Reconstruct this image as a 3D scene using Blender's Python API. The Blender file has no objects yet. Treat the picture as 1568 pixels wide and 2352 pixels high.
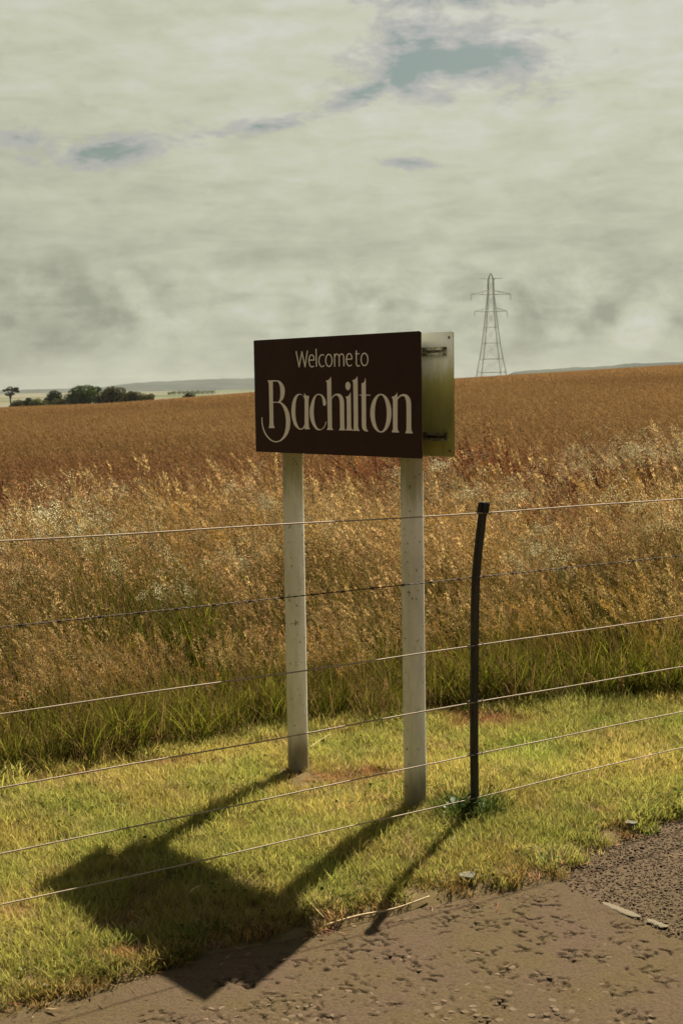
import bpy, bmesh, math, random
import numpy as np
from math import sin, cos, tan, atan, atan2, radians, degrees, hypot, pi, sqrt, exp
from mathutils import Vector, Matrix

SC = bpy.context.scene
COL = SC.collection

# ------------------------------------------------------------------ camera
F_PX, CX, CY, EYE = 3267.0, 784.0, 1176.0, 1.6      # pixels of a 1568 x 2352 view of the photograph
PITCH, ROLL = atan((1176 - 885) / F_PX), radians(0.9)
_f = np.array([0, cos(PITCH), -sin(PITCH)]); _r0 = np.array([1.0, 0, 0]); _u0 = np.cross(_r0, _f)
_u = _u0 * cos(ROLL) + _r0 * sin(ROLL); _r = _r0 * cos(ROLL) - _u0 * sin(ROLL)
EYE_P = np.array([0, 0, EYE])
def ray(px, py): return _f + _r * (px - CX) / F_PX - _u * (py - CY) / F_PX
def ground(px, py, z=0.0):
    d = ray(px, py); t = (z - EYE) / d[2]; return EYE_P + d * t
cam = bpy.data.cameras.new('camera')
cam.sensor_fit = 'VERTICAL'; cam.sensor_height = 36.0; cam.sensor_width = 24.0; cam.lens = 36.0 * F_PX / 2352.0
cam.clip_start = 0.05; cam.clip_end = 20000
cam.dof.use_dof = True; cam.dof.focus_distance = 5.35; cam.dof.aperture_fstop = 10.0
camo = bpy.data.objects.new('camera', cam); COL.objects.link(camo)
camo.matrix_world = Matrix(((_r[0], _u[0], -_f[0], 0), (_r[1], _u[1], -_f[1], 0), (_r[2], _u[2], -_f[2], EYE), (0, 0, 0, 1)))
SC.camera = camo

# ------------------------------------------------------------------ sun, sky, exposure
SUN_AZ, SUN_EL = radians(24.2), radians(47.6)
SUN_DIR = Vector((sin(SUN_AZ) * cos(SUN_EL), cos(SUN_AZ) * cos(SUN_EL), sin(SUN_EL)))
sun = bpy.data.lights.new('sun', 'SUN'); sun.energy = 5.0; sun.angle = radians(0.55); sun.color = (1.0, 0.90, 0.72)
suno = bpy.data.objects.new('sun', sun); COL.objects.link(suno)
suno.rotation_euler = (-SUN_DIR).to_track_quat('-Z', 'Y').to_euler(); suno.location = (8, 18, 22)
SC.view_settings.view_transform = 'Standard'; SC.view_settings.look = 'None'
SC.view_settings.exposure = 1.6; SC.view_settings.gamma = 1.0; SC.view_settings.use_curve_mapping = False
SC.render.engine = 'CYCLES'
SC.cycles.use_denoising = True
SC.cycles.max_bounces = 4; SC.cycles.diffuse_bounces = 2; SC.cycles.transmission_bounces = 2; SC.cycles.glossy_bounces = 2
SC.cycles.volume_bounces = 0; SC.cycles.transparent_max_bounces = 8

class NT:
    """small helper for node trees"""
    def __init__(s, nt): s.nt = nt; s.n = nt.nodes; s.l = nt.links
    def new(s, t, **kw):
        n = s.n.new(t)
        for k, v in kw.items(): setattr(n, k, v)
        return n
    def put(s, sock, v):
        if isinstance(v, bpy.types.NodeSocket): s.l.new(v, sock)
        elif v is not None: sock.default_value = v
    def m(s, op, a, b=None, c=None, clamp=False):
        n = s.new('ShaderNodeMath', operation=op); n.use_clamp = clamp
        s.put(n.inputs[0], a); s.put(n.inputs[1], b)
        if c is not None: s.put(n.inputs[2], c)
        return n.outputs[0]
    def smooth(s, v, a, b, lo=0.0, hi=1.0):
        n = s.new('ShaderNodeMapRange', interpolation_type='SMOOTHSTEP')
        s.put(n.inputs[0], v); n.inputs[1].default_value = a; n.inputs[2].default_value = b
        n.inputs[3].default_value = lo; n.inputs[4].default_value = hi
        return n.outputs[0]
    def mix(s, f, a, b, blend='MIX'):
        n = s.new('ShaderNodeMix', data_type='RGBA', blend_type=blend); n.clamp_factor = True
        s.put(n.inputs[0], f); s.put(n.inputs[6], a); s.put(n.inputs[7], b)
        return n.outputs[2]
    def noise(s, vec, scale, detail=4, rough=0.55, dist=0.0, dims='3D'):
        n = s.new('ShaderNodeTexNoise', noise_dimensions=dims)
        if vec is not None: s.l.new(vec, n.inputs['Vector'])
        n.inputs['Scale'].default_value = scale; n.inputs['Detail'].default_value = detail
        n.inputs['Roughness'].default_value = rough; n.inputs['Distortion'].default_value = dist
        return n.outputs['Fac']
    def comb(s, x, y, z):
        n = s.new('ShaderNodeCombineXYZ'); s.put(n.inputs[0], x); s.put(n.inputs[1], y); s.put(n.inputs[2], z); return n.outputs[0]
    def sep(s, v):
        n = s.new('ShaderNodeSeparateXYZ'); s.l.new(v, n.inputs[0]); return n.outputs
    def mapping(s, vec, scale):
        n = s.new('ShaderNodeMapping'); s.l.new(vec, n.inputs[0]); n.inputs['Scale'].default_value = scale; return n.outputs[0]
def lin(r, g, b):
    c = [v / 255 for v in (r, g, b)]
    return tuple(v / 12.92 if v <= 0.04045 else ((v + 0.055) / 1.055) ** 2.4 for v in c) + (1.0,)

world = bpy.data.worlds.new('World'); SC.world = world; world.use_nodes = True
w = NT(world.node_tree); w.n.clear()
out = w.new('ShaderNodeOutputWorld')
sky = w.new('ShaderNodeTexSky', sky_type='NISHITA'); sky.sun_disc = False
sky.sun_elevation = SUN_EL; sky.sun_rotation = SUN_AZ; sky.air_density = 1.2; sky.dust_density = 2.0
bg_sky = w.new('ShaderNodeBackground'); w.l.new(w.mix(1.0, sky.outputs[0], (.275, .300, .252, 1), 'MULTIPLY'), bg_sky.inputs[0]); bg_sky.inputs[1].default_value = 0.05
tc = w.new('ShaderNodeTexCoord'); D = tc.outputs['Generated']; dx, dy, dz = w.sep(D)
ez = w.m('ADD', w.m('MAXIMUM', dz, 0.0), 0.15)
px_, py_ = w.m('DIVIDE', dx, ez), w.m('DIVIDE', dy, ez)
pl = w.comb(px_, py_, 0.3)
n1 = w.noise(w.mapping(pl, (0.62, 0.95, 1)), 1.0, 7, 0.58, 0.5)                  # unseen cover overhead, broken up to cut fill light
broad = w.noise(w.mapping(D, (1, 1, 2.2)), 4.2, 5, 0.55, 0.5)                   # broad sheets
ripple = w.noise(w.mapping(D, (1, 1, 4.5)), 16.0, 7, 0.62, 0.5)                 # long fine ripples
lump = w.noise(w.mapping(D, (1, 1, 1.1)), 12.5, 7, 0.52, 0.9)                   # heaped cloud low over the land
lump2 = w.noise(w.mapping(D, (1, 1, 1.4)), 34.0, 6, 0.6, 0.5)
band = w.m('MULTIPLY', w.smooth(dz, 0.006, 0.04), w.smooth(dz, 0.11, 0.055))
# clear sky gaps: unseen ones overhead, opened to cut fill light, and the view's few
dyp = w.m('MAXIMUM', dy, 0.02)
az, el = w.m('DIVIDE', dx, dyp), w.m('DIVIDE', dz, dyp)
wob = w.m('MULTIPLY', w.m('SUBTRACT', w.noise(w.mapping(D, (1, 1, 1.9)), 19.0, 8, 0.62, 0.7), 0.5), 5.0)
wob2 = w.m('MULTIPLY', w.m('SUBTRACT', w.noise(w.mapping(D, (1, 1, 2.6)), 75.0, 6, 0.65, 0.3), 0.5), 3.2)
def gap(gx, gy, sx, sy, tilt, lift=0.78):
    d = ray(gx, gy); a0, e0 = d[0] / d[1], d[2] / d[1]
    A = w.m('SUBTRACT', az, a0); E = w.m('SUBTRACT', el, e0)
    A2 = w.m('ADD', w.m('MULTIPLY', A, cos(tilt)), w.m('MULTIPLY', E, sin(tilt)))
    E2 = w.m('SUBTRACT', w.m('MULTIPLY', E, cos(tilt)), w.m('MULTIPLY', A, sin(tilt)))
    q = w.m('ADD', w.m('POWER', w.m('ABSOLUTE', w.m('DIVIDE', A2, sx / F_PX)), 2.0), w.m('POWER', w.m('ABSOLUTE', w.m('DIVIDE', E2, sy / F_PX)), 2.0))
    return w.m('SUBTRACT', lift, w.m('SQRT', q))
g = gap(1035, 136, 165, 58, -0.02, 1.42)
for a in ((850, 205, 120, 28, 0.35, .62), (255, 342, 180, 40, 0.10, .95), (50, 318, 150, 34, -0.15), (605, 290, 130, 22, 0.1, .6), (950, 376, 90, 17, -0.1, .5), (1060, -10, 330, 36, 0.0, .6)):
    g = w.m('MAXIMUM', g, gap(*a))
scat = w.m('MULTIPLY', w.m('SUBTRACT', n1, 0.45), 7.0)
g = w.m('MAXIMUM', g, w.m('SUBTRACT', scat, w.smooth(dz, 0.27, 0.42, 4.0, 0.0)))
gv = w.m('ADD', w.m('ADD', g, w.m('MULTIPLY', wob, 0.72)), w.m('MULTIPLY', wob2, 0.45))
gapm = w.smooth(gv, 0.20, 0.85, 0.0, 0.95)
frill = w.smooth(gv, -0.45, 0.35, 0.0, 0.85)                                    # thin grey cloud round each gap
# cloud tone: brighter towards the sun, dimmed behind the view to cut fill light
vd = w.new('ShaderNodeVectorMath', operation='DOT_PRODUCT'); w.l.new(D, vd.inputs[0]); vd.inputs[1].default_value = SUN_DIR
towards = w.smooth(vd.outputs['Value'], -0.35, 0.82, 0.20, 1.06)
tone = w.m('ADD', w.m('MULTIPLY', w.m('SUBTRACT', broad, 0.5), 0.5), w.m('MULTIPLY', w.m('SUBTRACT', ripple, 0.5), 0.55))
mottle = w.noise(w.mapping(D, (1, 1, 2.0)), 30.0, 7, 0.66, 0.4)
tone = w.m('ADD', tone, w.m('MULTIPLY', w.m('SUBTRACT', mottle, 0.5), 0.42))
tone = w.m('ADD', tone, w.m('MULTIPLY', band, w.m('ADD', w.m('MULTIPLY', w.m('SUBTRACT', lump, 0.53), 1.7), w.m('MULTIPLY', w.m('SUBTRACT', lump2, 0.5), 0.6))))
tone = w.m('ADD', tone, w.smooth(dz, 0.02, 0.24, 0.37, 0.60), clamp=True)
ramp = w.new('ShaderNodeValToRGB'); w.l.new(tone, ramp.inputs[0])
cr = ramp.color_ramp; cr.elements[0].position = 0.12; cr.elements[0].color = lin(148, 150, 133)
cr.elements[1].position = 0.95; cr.elements[1].color = lin(210, 209, 209)
for pos, c in ((0.36, (170, 172, 152)), (0.55, (186, 188, 166)), (0.75, (198, 198, 187))):
    e = cr.elements.new(pos); e.color = lin(*c)
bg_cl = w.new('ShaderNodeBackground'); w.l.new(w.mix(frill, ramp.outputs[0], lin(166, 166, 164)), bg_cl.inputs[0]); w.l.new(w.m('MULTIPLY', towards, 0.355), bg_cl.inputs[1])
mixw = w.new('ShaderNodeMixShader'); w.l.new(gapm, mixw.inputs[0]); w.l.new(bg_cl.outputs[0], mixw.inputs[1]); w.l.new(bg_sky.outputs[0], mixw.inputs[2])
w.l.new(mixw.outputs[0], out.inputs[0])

# ------------------------------------------------------------------ object helpers
def tag(o, label=None, cat=None, group=None, kind=None):
    if label: o['label'] = label
    if cat: o['category'] = cat
    if group: o['group'] = group
    if kind: o['kind'] = kind
    return o
def link(name, me, mat=None, parent=None):
    o = bpy.data.objects.new(name, me); COL.objects.link(o)
    if mat is not None and me is not None and not me.materials: me.materials.append(mat)
    if parent is not None: o.parent = parent
    return o
def empty(name, loc=(0, 0, 0)):
    o = bpy.data.objects.new(name, None); COL.objects.link(o); o.location = loc; o.empty_display_size = 0.2; return o
def mesh(name, v, f, smooth=False):
    me = bpy.data.meshes.new(name); me.from_pydata([tuple(p) for p in v], [], f); me.update()
    if smooth: me.polygons.foreach_set('use_smooth', [True] * len(me.polygons))
    return me
def bm_mesh(name, bm, smooth=False):
    bmesh.ops.recalc_face_normals(bm, faces=bm.faces)
    me = bpy.data.meshes.new(name); bm.to_mesh(me); bm.free()
    if smooth: me.polygons.foreach_set('use_smooth', [True] * len(me.polygons))
    return me
def tube(bm, pts, rad, n=8, cap=True):
    rings = []
    pts = [Vector(p) for p in pts]
    up = Vector((0, 0, 1))
    for i, p in enumerate(pts):
        t = (pts[min(i + 1, len(pts) - 1)] - pts[max(i - 1, 0)]).normalized()
        a = t.cross(up if abs(t.z) < 0.95 else Vector((1, 0, 0))).normalized(); b = a.cross(t)
        r = rad[i] if hasattr(rad, '__len__') else rad
        rings.append([bm.verts.new(p + a * (r * cos(2 * pi * k / n)) + b * (r * sin(2 * pi * k / n))) for k in range(n)])
    for a, b in zip(rings, rings[1:]):
        for k in range(n): bm.faces.new((a[k], a[(k + 1) % n], b[(k + 1) % n], b[k]))
    if cap: bm.faces.new(rings[0]); bm.faces.new(rings[-1][::-1])
def box(bm, c, ax, ay, az):
    """box about c with half-axis vectors"""
    c, ax, ay, az = Vector(c), Vector(ax), Vector(ay), Vector(az)
    v = [bm.verts.new(c + ax * i + ay * j + az * k) for i in (-1, 1) for j in (-1, 1) for k in (-1, 1)]
    for q in ((0, 1, 3, 2), (4, 6, 7, 5), (0, 4, 5, 1), (2, 3, 7, 6), (0, 2, 6, 4), (1, 5, 7, 3)): bm.faces.new([v[i] for i in q])
def sstep(a, b, x):
    t = np.clip((np.asarray(x, float) - a) / (b - a), 0, 1); return t * t * (3 - 2 * t)
class VN:
    """value noise for geometry"""
    def __init__(s, seed): s.t = np.random.default_rng(seed).random((256, 256))
    def one(s, x, y):
        xi, yi = np.floor(x).astype(int), np.floor(y).astype(int); fx, fy = x - xi, y - yi
        fx, fy = fx * fx * (3 - 2 * fx), fy * fy * (3 - 2 * fy); t = s.t
        g = lambda a, b: t[a & 255, b & 255]
        return (g(xi, yi) * (1 - fx) + g(xi + 1, yi) * fx) * (1 - fy) + (g(xi, yi + 1) * (1 - fx) + g(xi + 1, yi + 1) * fx) * fy
    def __call__(s, x, y, sc, oc=3):
        x, y = np.asarray(x, float) * sc, np.asarray(y, float) * sc; r = 0; a = 1; tot = 0
        for o in range(oc): r = r + a * s.one(x * 2 ** o + 17.3 * o, y * 2 ** o + 9.1 * o); tot += a; a *= 0.5
        return r / tot
N1, N2, N3 = VN(1), VN(2), VN(3)

def material(name, rough=0.8, spec=0.3):
    m = bpy.data.materials.new(name); m.use_nodes = True; t = NT(m.node_tree)
    b = m.node_tree.nodes['Principled BSDF']; b.inputs['Roughness'].default_value = rough; b.inputs['Specular IOR Level'].default_value = spec
    return m, t, b
def objco(t): return t.new('ShaderNodeTexCoord').outputs['Object']
def bump(t, b, h, strength, dist):
    n = t.new('ShaderNodeBump'); t.l.new(h, n.inputs['Height']); n.inputs['Strength'].default_value = strength; n.inputs['Distance'].default_value = dist
    t.l.new(n.outputs[0], b.inputs['Normal'])

# ------------------------------------------------------------------ terrain
EDGE = np.array([(-6, -0.35), (-2.6, 2.2), (-1.25, 3.3), (-.905, 3.56), (-.684, 3.69), (-.553, 3.82), (-.40, 3.95), (-.219, 4.03), (-.07, 4.115), (.137, 4.25), (.364, 4.39), (.672, 4.53), (.82, 4.78), (.969, 4.95), (1.271, 5.22), (2.1, 5.86), (3.2, 6.7), (8, 10.3)])
TALL = np.array([(-7, 2.3), (-3.2, 4.35), (-1.46, 5.60), (-1.139, 5.88), (-.727, 6.20), (-.294, 6.45), (.232, 6.66), (.676, 6.82), (1.2, 6.90), (1.75, 6.95), (3.0, 7.45), (8, 11.1)])
def edge_y(x): return np.interp(x, EDGE[:, 0], EDGE[:, 1])
def tall_y(x): return np.interp(x, TALL[:, 0], TALL[:, 1])
def terrain(x, y):
    x, y = np.asarray(x, float), np.asarray(y, float)
    yy = np.maximum(y, 0)
    dome = 0.0465 * np.clip(x, -90, 90) + 0.0112 * yy - 4.9e-5 * yy * yy
    dome = dome * sstep(7.5, 45, yy) - .36 * np.exp(-((x + 17) / 9.5) ** 2) * sstep(55, 110, yy)
    far = -6.0 + 3.5 * (N3(x, y, 1 / 700., 2) - .5)
    k = np.maximum(sstep(135, 330, yy), sstep(110, 260, np.abs(x)))
    z = dome * (1 - k) + far * k
    z = np.where(y < 0, far * 0 + 0.0 * x, z)
    verge = (N1(x, y, 3.0, 3) - .5) * 0.035 + (N2(x, y, .9, 2) - .5) * .03
    near = sstep(10, 6, y)
    e = edge_y(x)
    inroad = sstep(0.05, -0.07, y - e)
    z = z + verge * near * (1 - inroad)
    return z - 0.055 * inroad * near
def axis(lo, hi, n, k):
    u = np.linspace(np.arcsinh(lo / k), np.arcsinh(hi / k), n); return np.sinh(u) * k
xs = axis(-6000, 6000, 300, 0.9); ys = np.concatenate([-axis(6000, 0.01, 40, 3) + 0.0, 4.6 + axis(-4.5, 6000, 300, 0.9)])
ys = np.sort(np.concatenate([ys[ys < 0], ys[ys > 0.05]]))
GX, GY = np.meshgrid(xs, ys)
GZ = terrain(GX, GY)
nx, ny = len(xs), len(ys)
idx = np.arange(nx * ny).reshape(ny, nx)
quads = np.stack([idx[:-1, :-1], idx[:-1, 1:], idx[1:, 1:], idx[1:, :-1]], -1).reshape(-1, 4)
me = mesh('ground', np.stack([GX, GY, GZ], -1).reshape(-1, 3), quads.tolist(), True)
ua = me.attributes.new('under', 'FLOAT', 'POINT'); ua.data.foreach_set('value', sstep(-.12, .12, GY - tall_y(GX)).astype(np.float32).ravel())
m, t, b = material('soil_and_field', 1.0, 0.0)
co = objco(t); X, Y, Z = t.sep(co)
nz = t.noise(co, 9.0, 6, .6); nz2 = t.noise(co, 70.0, 4, .6)
soil = t.mix(nz, (.020, .014, .008, 1), (.045, .034, .017, 1)); soil = t.mix(t.m('MULTIPLY', nz2, .5), soil, (.070, .052, .028, 1))
ug = t.new('ShaderNodeAttribute'); ug.attribute_name = 'under'
soil = t.mix(ug.outputs['Fac'], t.mix(nz, (.060, .044, .022, 1), (.13, .10, .05, 1)), soil)  # soil colour darkened under the tall grass to paint in its shade
crop = t.mix(t.noise(t.mapping(co, (.05, .3, 1)), 1.0, 5, .6), (.10, .055, .022, 1), (.125, .068, .028, 1))
patch = t.noise(t.mapping(co, (1 / 260., 1 / 420., 1)), 1.0, 2, .5)
farl = t.mix(t.smooth(patch, .42, .56), (.070, .085, .045, 1), (.125, .115, .085, 1))
c = t.mix(t.smooth(Y, 9, 16), soil, crop); c = t.mix(t.smooth(Y, 190, 300), c, farl)
t.l.new(c, b.inputs['Base Color']); bump(t, b, nz2, .5, .01)
tag(link('ground', me, m), 'mown verge soil running into the brown field', kind='structure')

# ------------------------------------------------------------------ road: worn slab with pits, and the coarse road beside it
SEAM = [(.66, 4.56), (.806, 4.25), (.968, 3.99), (1.6, 2.98), (2.4, 1.7)]
seam_x = lambda y: np.interp(y, [p[1] for p in SEAM][::-1], [p[0] for p in SEAM][::-1])
rng = np.random.default_rng(11)
def stone_mesh(seed):
    rg = np.random.default_rng(seed); bm = bmesh.new(); bmesh.ops.create_icosphere(bm, subdivisions=2, radius=1)
    for v in bm.verts:
        n = v.co.copy(); k = 1 + .22 * (N2(n.x * 1.3 + seed * 3.1, n.y * 1.3 + n.z * 2, 1.0, 2) - .5) * 2
        v.co = Vector((n.x * k, n.y * k * .85, max(-.7, min(.62, n.z * 1.05)) * k * .62))
    return bm_mesh('stone', bm, False)
STONES = [stone_mesh(i) for i in range(6)]
# clusters of pits and bare stones
clusters = []
for q in [(725, 2215), (640, 2235), (700, 2290), (800, 2180), (880, 2165), (960, 2130), (1010, 2085), (1045, 2120), (1120, 2085), (1210, 2080), (1240, 2070), (560, 2262), (520, 2330), (680, 2330), (800, 2260), (760, 2310), (880, 2280), (950, 2200), (1000, 2240), (1060, 2200), (1080, 2280), (1150, 2180), (1180, 2240), (1240, 2150), (1300, 2120), (1320, 2190), (1290, 2260), (1380, 2190), (1430, 2150), (1470, 2230), (1400, 2280), (1500, 2190), (1540, 2250), (1200, 2310), (1330, 2330), (1450, 2330), (940, 2330), (1060, 2340), (590, 2300), (450, 2340), (360, 2335), (1120, 2130), (1180, 2120), (1400, 2130), (860, 2220)]:
    p = ground(*q, -.02); clusters.append((p[0], p[1], rng.uniform(.035, .085)))
for _ in range(120):
    x, y = rng.uniform(-2.2, 2.6), rng.uniform(1.2, 4.4)
    if y > 2.9 and -1.3 < x < 1.6 and y < edge_y(x) - .22 and x < seam_x(y) - .05: clusters.append((x, y, rng.uniform(.02, .07)))
stones = []; packs = []
for cx, cy, r in clusters:
    loc = []
    for _ in range(int(40 + r * 900)):
        a = rng.uniform(0, 2 * pi); d = r * sqrt(rng.random()) * 1.2; sx, sy = cx + d * cos(a) * 1.5, cy + d * sin(a) * .95; gp = rng.uniform(.017, .030)
        if all((sx - q[0]) ** 2 + (sy - q[1]) ** 2 > gp * gp for q in loc): loc.append((sx, sy))
        if len(loc) >= 3 + r * 130: break
    for q in loc:
        dn = min([hypot(q[0] - k[0], q[1] - k[1]) for k in loc if k is not q] + [.03]); stones.append((q[0], q[1], min(.0135, dn * .43)))
    packs.append((cx, cy, r, np.array(loc)))
def road_sheet(name, inside, x0, x1, y0, y1, step, zf, mat):
    X = np.arange(x0, x1 + 1e-6, step); Y = np.arange(y0, y1 + 1e-6, step); XX, YY = np.meshgrid(X, Y)
    keep = inside(XX, YY); Zv = zf(XX, YY)
    q = keep[:-1, :-1] | keep[1:, :-1] | keep[:-1, 1:] | keep[1:, 1:]
    idx = np.arange(XX.size).reshape(XX.shape)
    f = np.stack([idx[:-1, :-1], idx[:-1, 1:], idx[1:, 1:], idx[1:, :-1]], -1)[q]
    used, inv = np.unique(f, return_inverse=True)
    P = np.stack([XX.ravel(), YY.ravel(), Zv.ravel()], -1)[used]
    return mesh(name, P, inv.reshape(f.shape).tolist(), True)
RZ = -0.02
def slab_z(X, Y):
    z = RZ + (N1(X, Y, 2.0, 2) - .5) * .012 + (N2(X, Y, 45., 3) - .5) * .0022 + (N3(X, Y, 160., 2) - .5) * .0016
    ragged = N2(X, Y, 55., 3)
    for cx, cy, r, loc in packs:                                  # the binder has gone from between the stones
        i0, i1 = np.searchsorted(X[0], (cx - 2.6 * r, cx + 2.6 * r)); j0, j1 = np.searchsorted(Y[:, 0], (cy - 1.8 * r, cy + 1.8 * r))
        if i1 <= i0 or j1 <= j0 or len(loc) < 2: continue
        xx, yy, rgd = X[j0:j1, i0:i1], Y[j0:j1, i0:i1], ragged[j0:j1, i0:i1]
        d = np.sort(np.hypot(xx[..., None] - loc[:, 0], (yy[..., None] - loc[:, 1]) * 1.1), -1)
        gapd = d[..., 1] - d[..., 0] + (rgd - .5) * .012
        wt = sstep(.034, .018, d[..., 0] + (rgd - .5) * .012)
        z[j0:j1, i0:i1] = np.minimum(z[j0:j1, i0:i1], RZ - .0105 * wt * sstep(.0115, .0050, gapd) * sstep(.47, .60, N3(xx, yy, 48., 2) + .06))
    e = edge_y(X); z = z - .012 * sstep(-.04, .06, Y - e)
    return z
def coarse_z(X, Y):
    z = RZ - .006 + (N1(X, Y, 1.6, 2) - .5) * .014 + (N2(X, Y, 70., 2) - .5) * .009 + (N3(X, Y, 150., 1) - .5) * .004
    return z - .02 * sstep(-.05, .07, Y - edge_y(X) + (N1(X, Y, 9., 2) - .5) * .2)
def road_mat(name, ca, cb, cc):
    m, t, b = material(name, 0.95, 0.03); co = objco(t)
    a = t.noise(co, 3.5, 4, .6); f = t.noise(co, 120., 4, .75); d = t.noise(co, 28., 5, .65)
    c = t.mix(t.smooth(a, .35, .65), ca, cb); c = t.mix(t.smooth(d, .55, .75, 0, .6), c, cc)
    c = t.mix(t.smooth(f, .30, .62, .55, 0), c, (.025, .019, .013, 1)); c = t.mix(t.smooth(f, .66, .76, 0, .45), c, (.20, .155, .115, 1))
    t.l.new(c, b.inputs['Base Color']); bump(t, b, f, .8, .006); return m
slab_m = road_mat('worn_tarmac', (.078, .057, .029, 1), (.080, .055, .036, 1), (.064, .048, .027, 1))
coarse_m = road_mat('coarse_tarmac', (.086, .063, .037, 1), (.098, .069, .046, 1), (.074, .056, .033, 1))
slab = link('worn_road_patch', road_sheet('worn_road_patch', lambda X, Y: (Y < edge_y(X) + .05) & (X < seam_x(Y)), -1.35, 1.62, 2.85, 4.62, .0042, slab_z, slab_m), slab_m)
tag(slab, 'smooth worn tarmac patch with bare stones showing', kind='structure')
road = link('road', road_sheet('road', lambda X, Y: (Y < edge_y(X) + .09) & (X > seam_x(Y) - .012), .6, 3.4, 2.6, 6.9, .009, coarse_z, coarse_m), coarse_m)
tag(road, 'coarse gravelly tarmac road beside the worn patch', kind='structure')
def far_z(X, Y): return RZ - .020 + 0 * X
rb = link('road_bed', road_sheet('road_bed', lambda X, Y: (Y < edge_y(X) + .05) & ~(((X > -1.3) & (X < 1.6) & (Y > 2.9)) | ((X > seam_x(Y)) & (X < 3.35) & (Y > 2.65))), -40, 14, -30, 9.9, .25, far_z, coarse_m), coarse_m)
tag(rb, 'tarmac road running on past the verge', kind='structure')
stone_m, t, b = material('bare_stone', .9, .04); co = objco(t)
oi = t.new('ShaderNodeObjectInfo').outputs['Random']
c = t.mix(oi, (.080, .058, .036, 1), (.120, .087, .058, 1)); c = t.mix(t.smooth(t.noise(co, 4., 3), .4, .7, 0, .5), c, (.07, .05, .033, 1)); t.l.new(c, b.inputs['Base Color'])
for s_ in STONES: s_.materials.append(stone_m)

stones = [s for s in stones if s[1] < edge_y(s[0]) - .03 and s[0] < seam_x(s[1]) - .01]
vis = [s for s in stones if s[1] > 3.35 and abs(s[0]) < .27 * s[1]]
vis.sort(key=lambda s: -s[2] / s[1]); big = vis[:260]; bigset = set(big)
for s in big:
    o = link('stone', STONES[rng.integers(6)], None, slab)
    o.location = (s[0], s[1], RZ - s[2] * .45 + rng.uniform(-.0016, .0012)); o.rotation_euler = (rng.uniform(-.25, .25), rng.uniform(-.25, .25), rng.uniform(0, 6.28)); o.scale = (s[2],) * 2 + (s[2] * .85,)
bm = bmesh.new()
for s in stones:
    if s in bigset: continue
    tmp = bmesh.new(); bmesh.ops.create_icosphere(tmp, subdivisions=1, radius=1); mx = Matrix.Translation((s[0], s[1], RZ - s[2] * .42)) @ Matrix.Rotation(rng.uniform(0, 6), 4, 'Z') @ Matrix.Diagonal((s[2] * .9, s[2] * .8, s[2] * .6, 1))
    tmp.transform(mx); d = bpy.data.meshes.new('x'); tmp.to_mesh(d); tmp.free(); bm.from_mesh(d); bpy.data.meshes.remove(d)
tag(link('small_stones', bm_mesh('small_stones', bm), stone_m, slab), kind='stuff')
# pale concrete strip along the seam
bm = bmesh.new()
cm, t, b = material('pale_concrete', .95, .03); co = objco(t); t.l.new(t.mix(t.noise(co, 60., 5, .65), (.105, .090, .062, 1), (.15, .13, .092, 1)), b.inputs['Base Color']); bump(t, b, t.noise(co, 150., 3), .5, .004)
for (q0, q1) in (((1383, 2073), (1470, 2108)), ((1486, 2112), (1530, 2130))):
    a_, b_ = ground(*q0, RZ - .003), ground(*q1, RZ - .003); d = Vector(b_ - a_); nrm = Vector((-d.y, d.x, 0)).normalized(); k = 9
    rows = []
    for i in range(k + 1):
        p = Vector(a_) + d * i / k; wd = (.010 + .008 * rng.random()) * min(1, .3 + 1.2 * min(i, k - i) / 2)
        rows.append([bm.verts.new(p + nrm * (wd * s)) for s in (-1, 1)] + [bm.verts.new(p + nrm * (wd * .7 * s) + Vector((0, 0, .0015 + .001 * rng.random()))) for s in (1, -1)])
    for r0, r1 in zip(rows, rows[1:]):
        for j in range(4): bm.faces.new((r0[j], r0[(j + 1) % 4], r1[(j + 1) % 4], r1[j]))
    bm.faces.new(rows[0]); bm.faces.new(rows[-1][::-1])
link('concrete_strip', bm_mesh('concrete_strip', bm), cm, road)
# loose chippings bedded in the coarse road
tmp = bmesh.new(); bmesh.ops.create_icosphere(tmp, subdivisions=1, radius=1); IV = np.array([v.co for v in tmp.verts]); IF = np.array([[v.index for v in f.verts] for f in tmp.faces]); tmp.free()
cx_, cy_ = rng.uniform(.6, 2.2, 60000), rng.uniform(3.1, 6.0, 60000); kk = (cy_ < edge_y(cx_) - .02 + .1 * (rng.random(60000) - .6)) & (cx_ > seam_x(cy_) + .01); cx_, cy_ = cx_[kk], cy_[kk]
nn = len(cx_); an = rng.uniform(0, 6.28, nn); sz = .0022 + .0038 * rng.random(nn) ** 2; q = np.stack([IV] * nn) * (1 + .25 * (rng.random((nn, len(IV), 1)) - .5)) * np.array((1, .8, .55)) * sz[:, None, None]
q = np.stack([q[..., 0] * np.cos(an)[:, None] - q[..., 1] * np.sin(an)[:, None] + cx_[:, None], q[..., 0] * np.sin(an)[:, None] + q[..., 1] * np.cos(an)[:, None] + cy_[:, None], q[..., 2] + coarse_z(cx_, cy_)[:, None] + .001], -1)
chip = mesh('chippings', q.reshape(-1, 3), (IF[None] + (np.arange(nn) * len(IV))[:, None, None]).reshape(-1, 3).tolist())
tag(link('chippings', chip, stone_m, road), kind='stuff')

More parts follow.
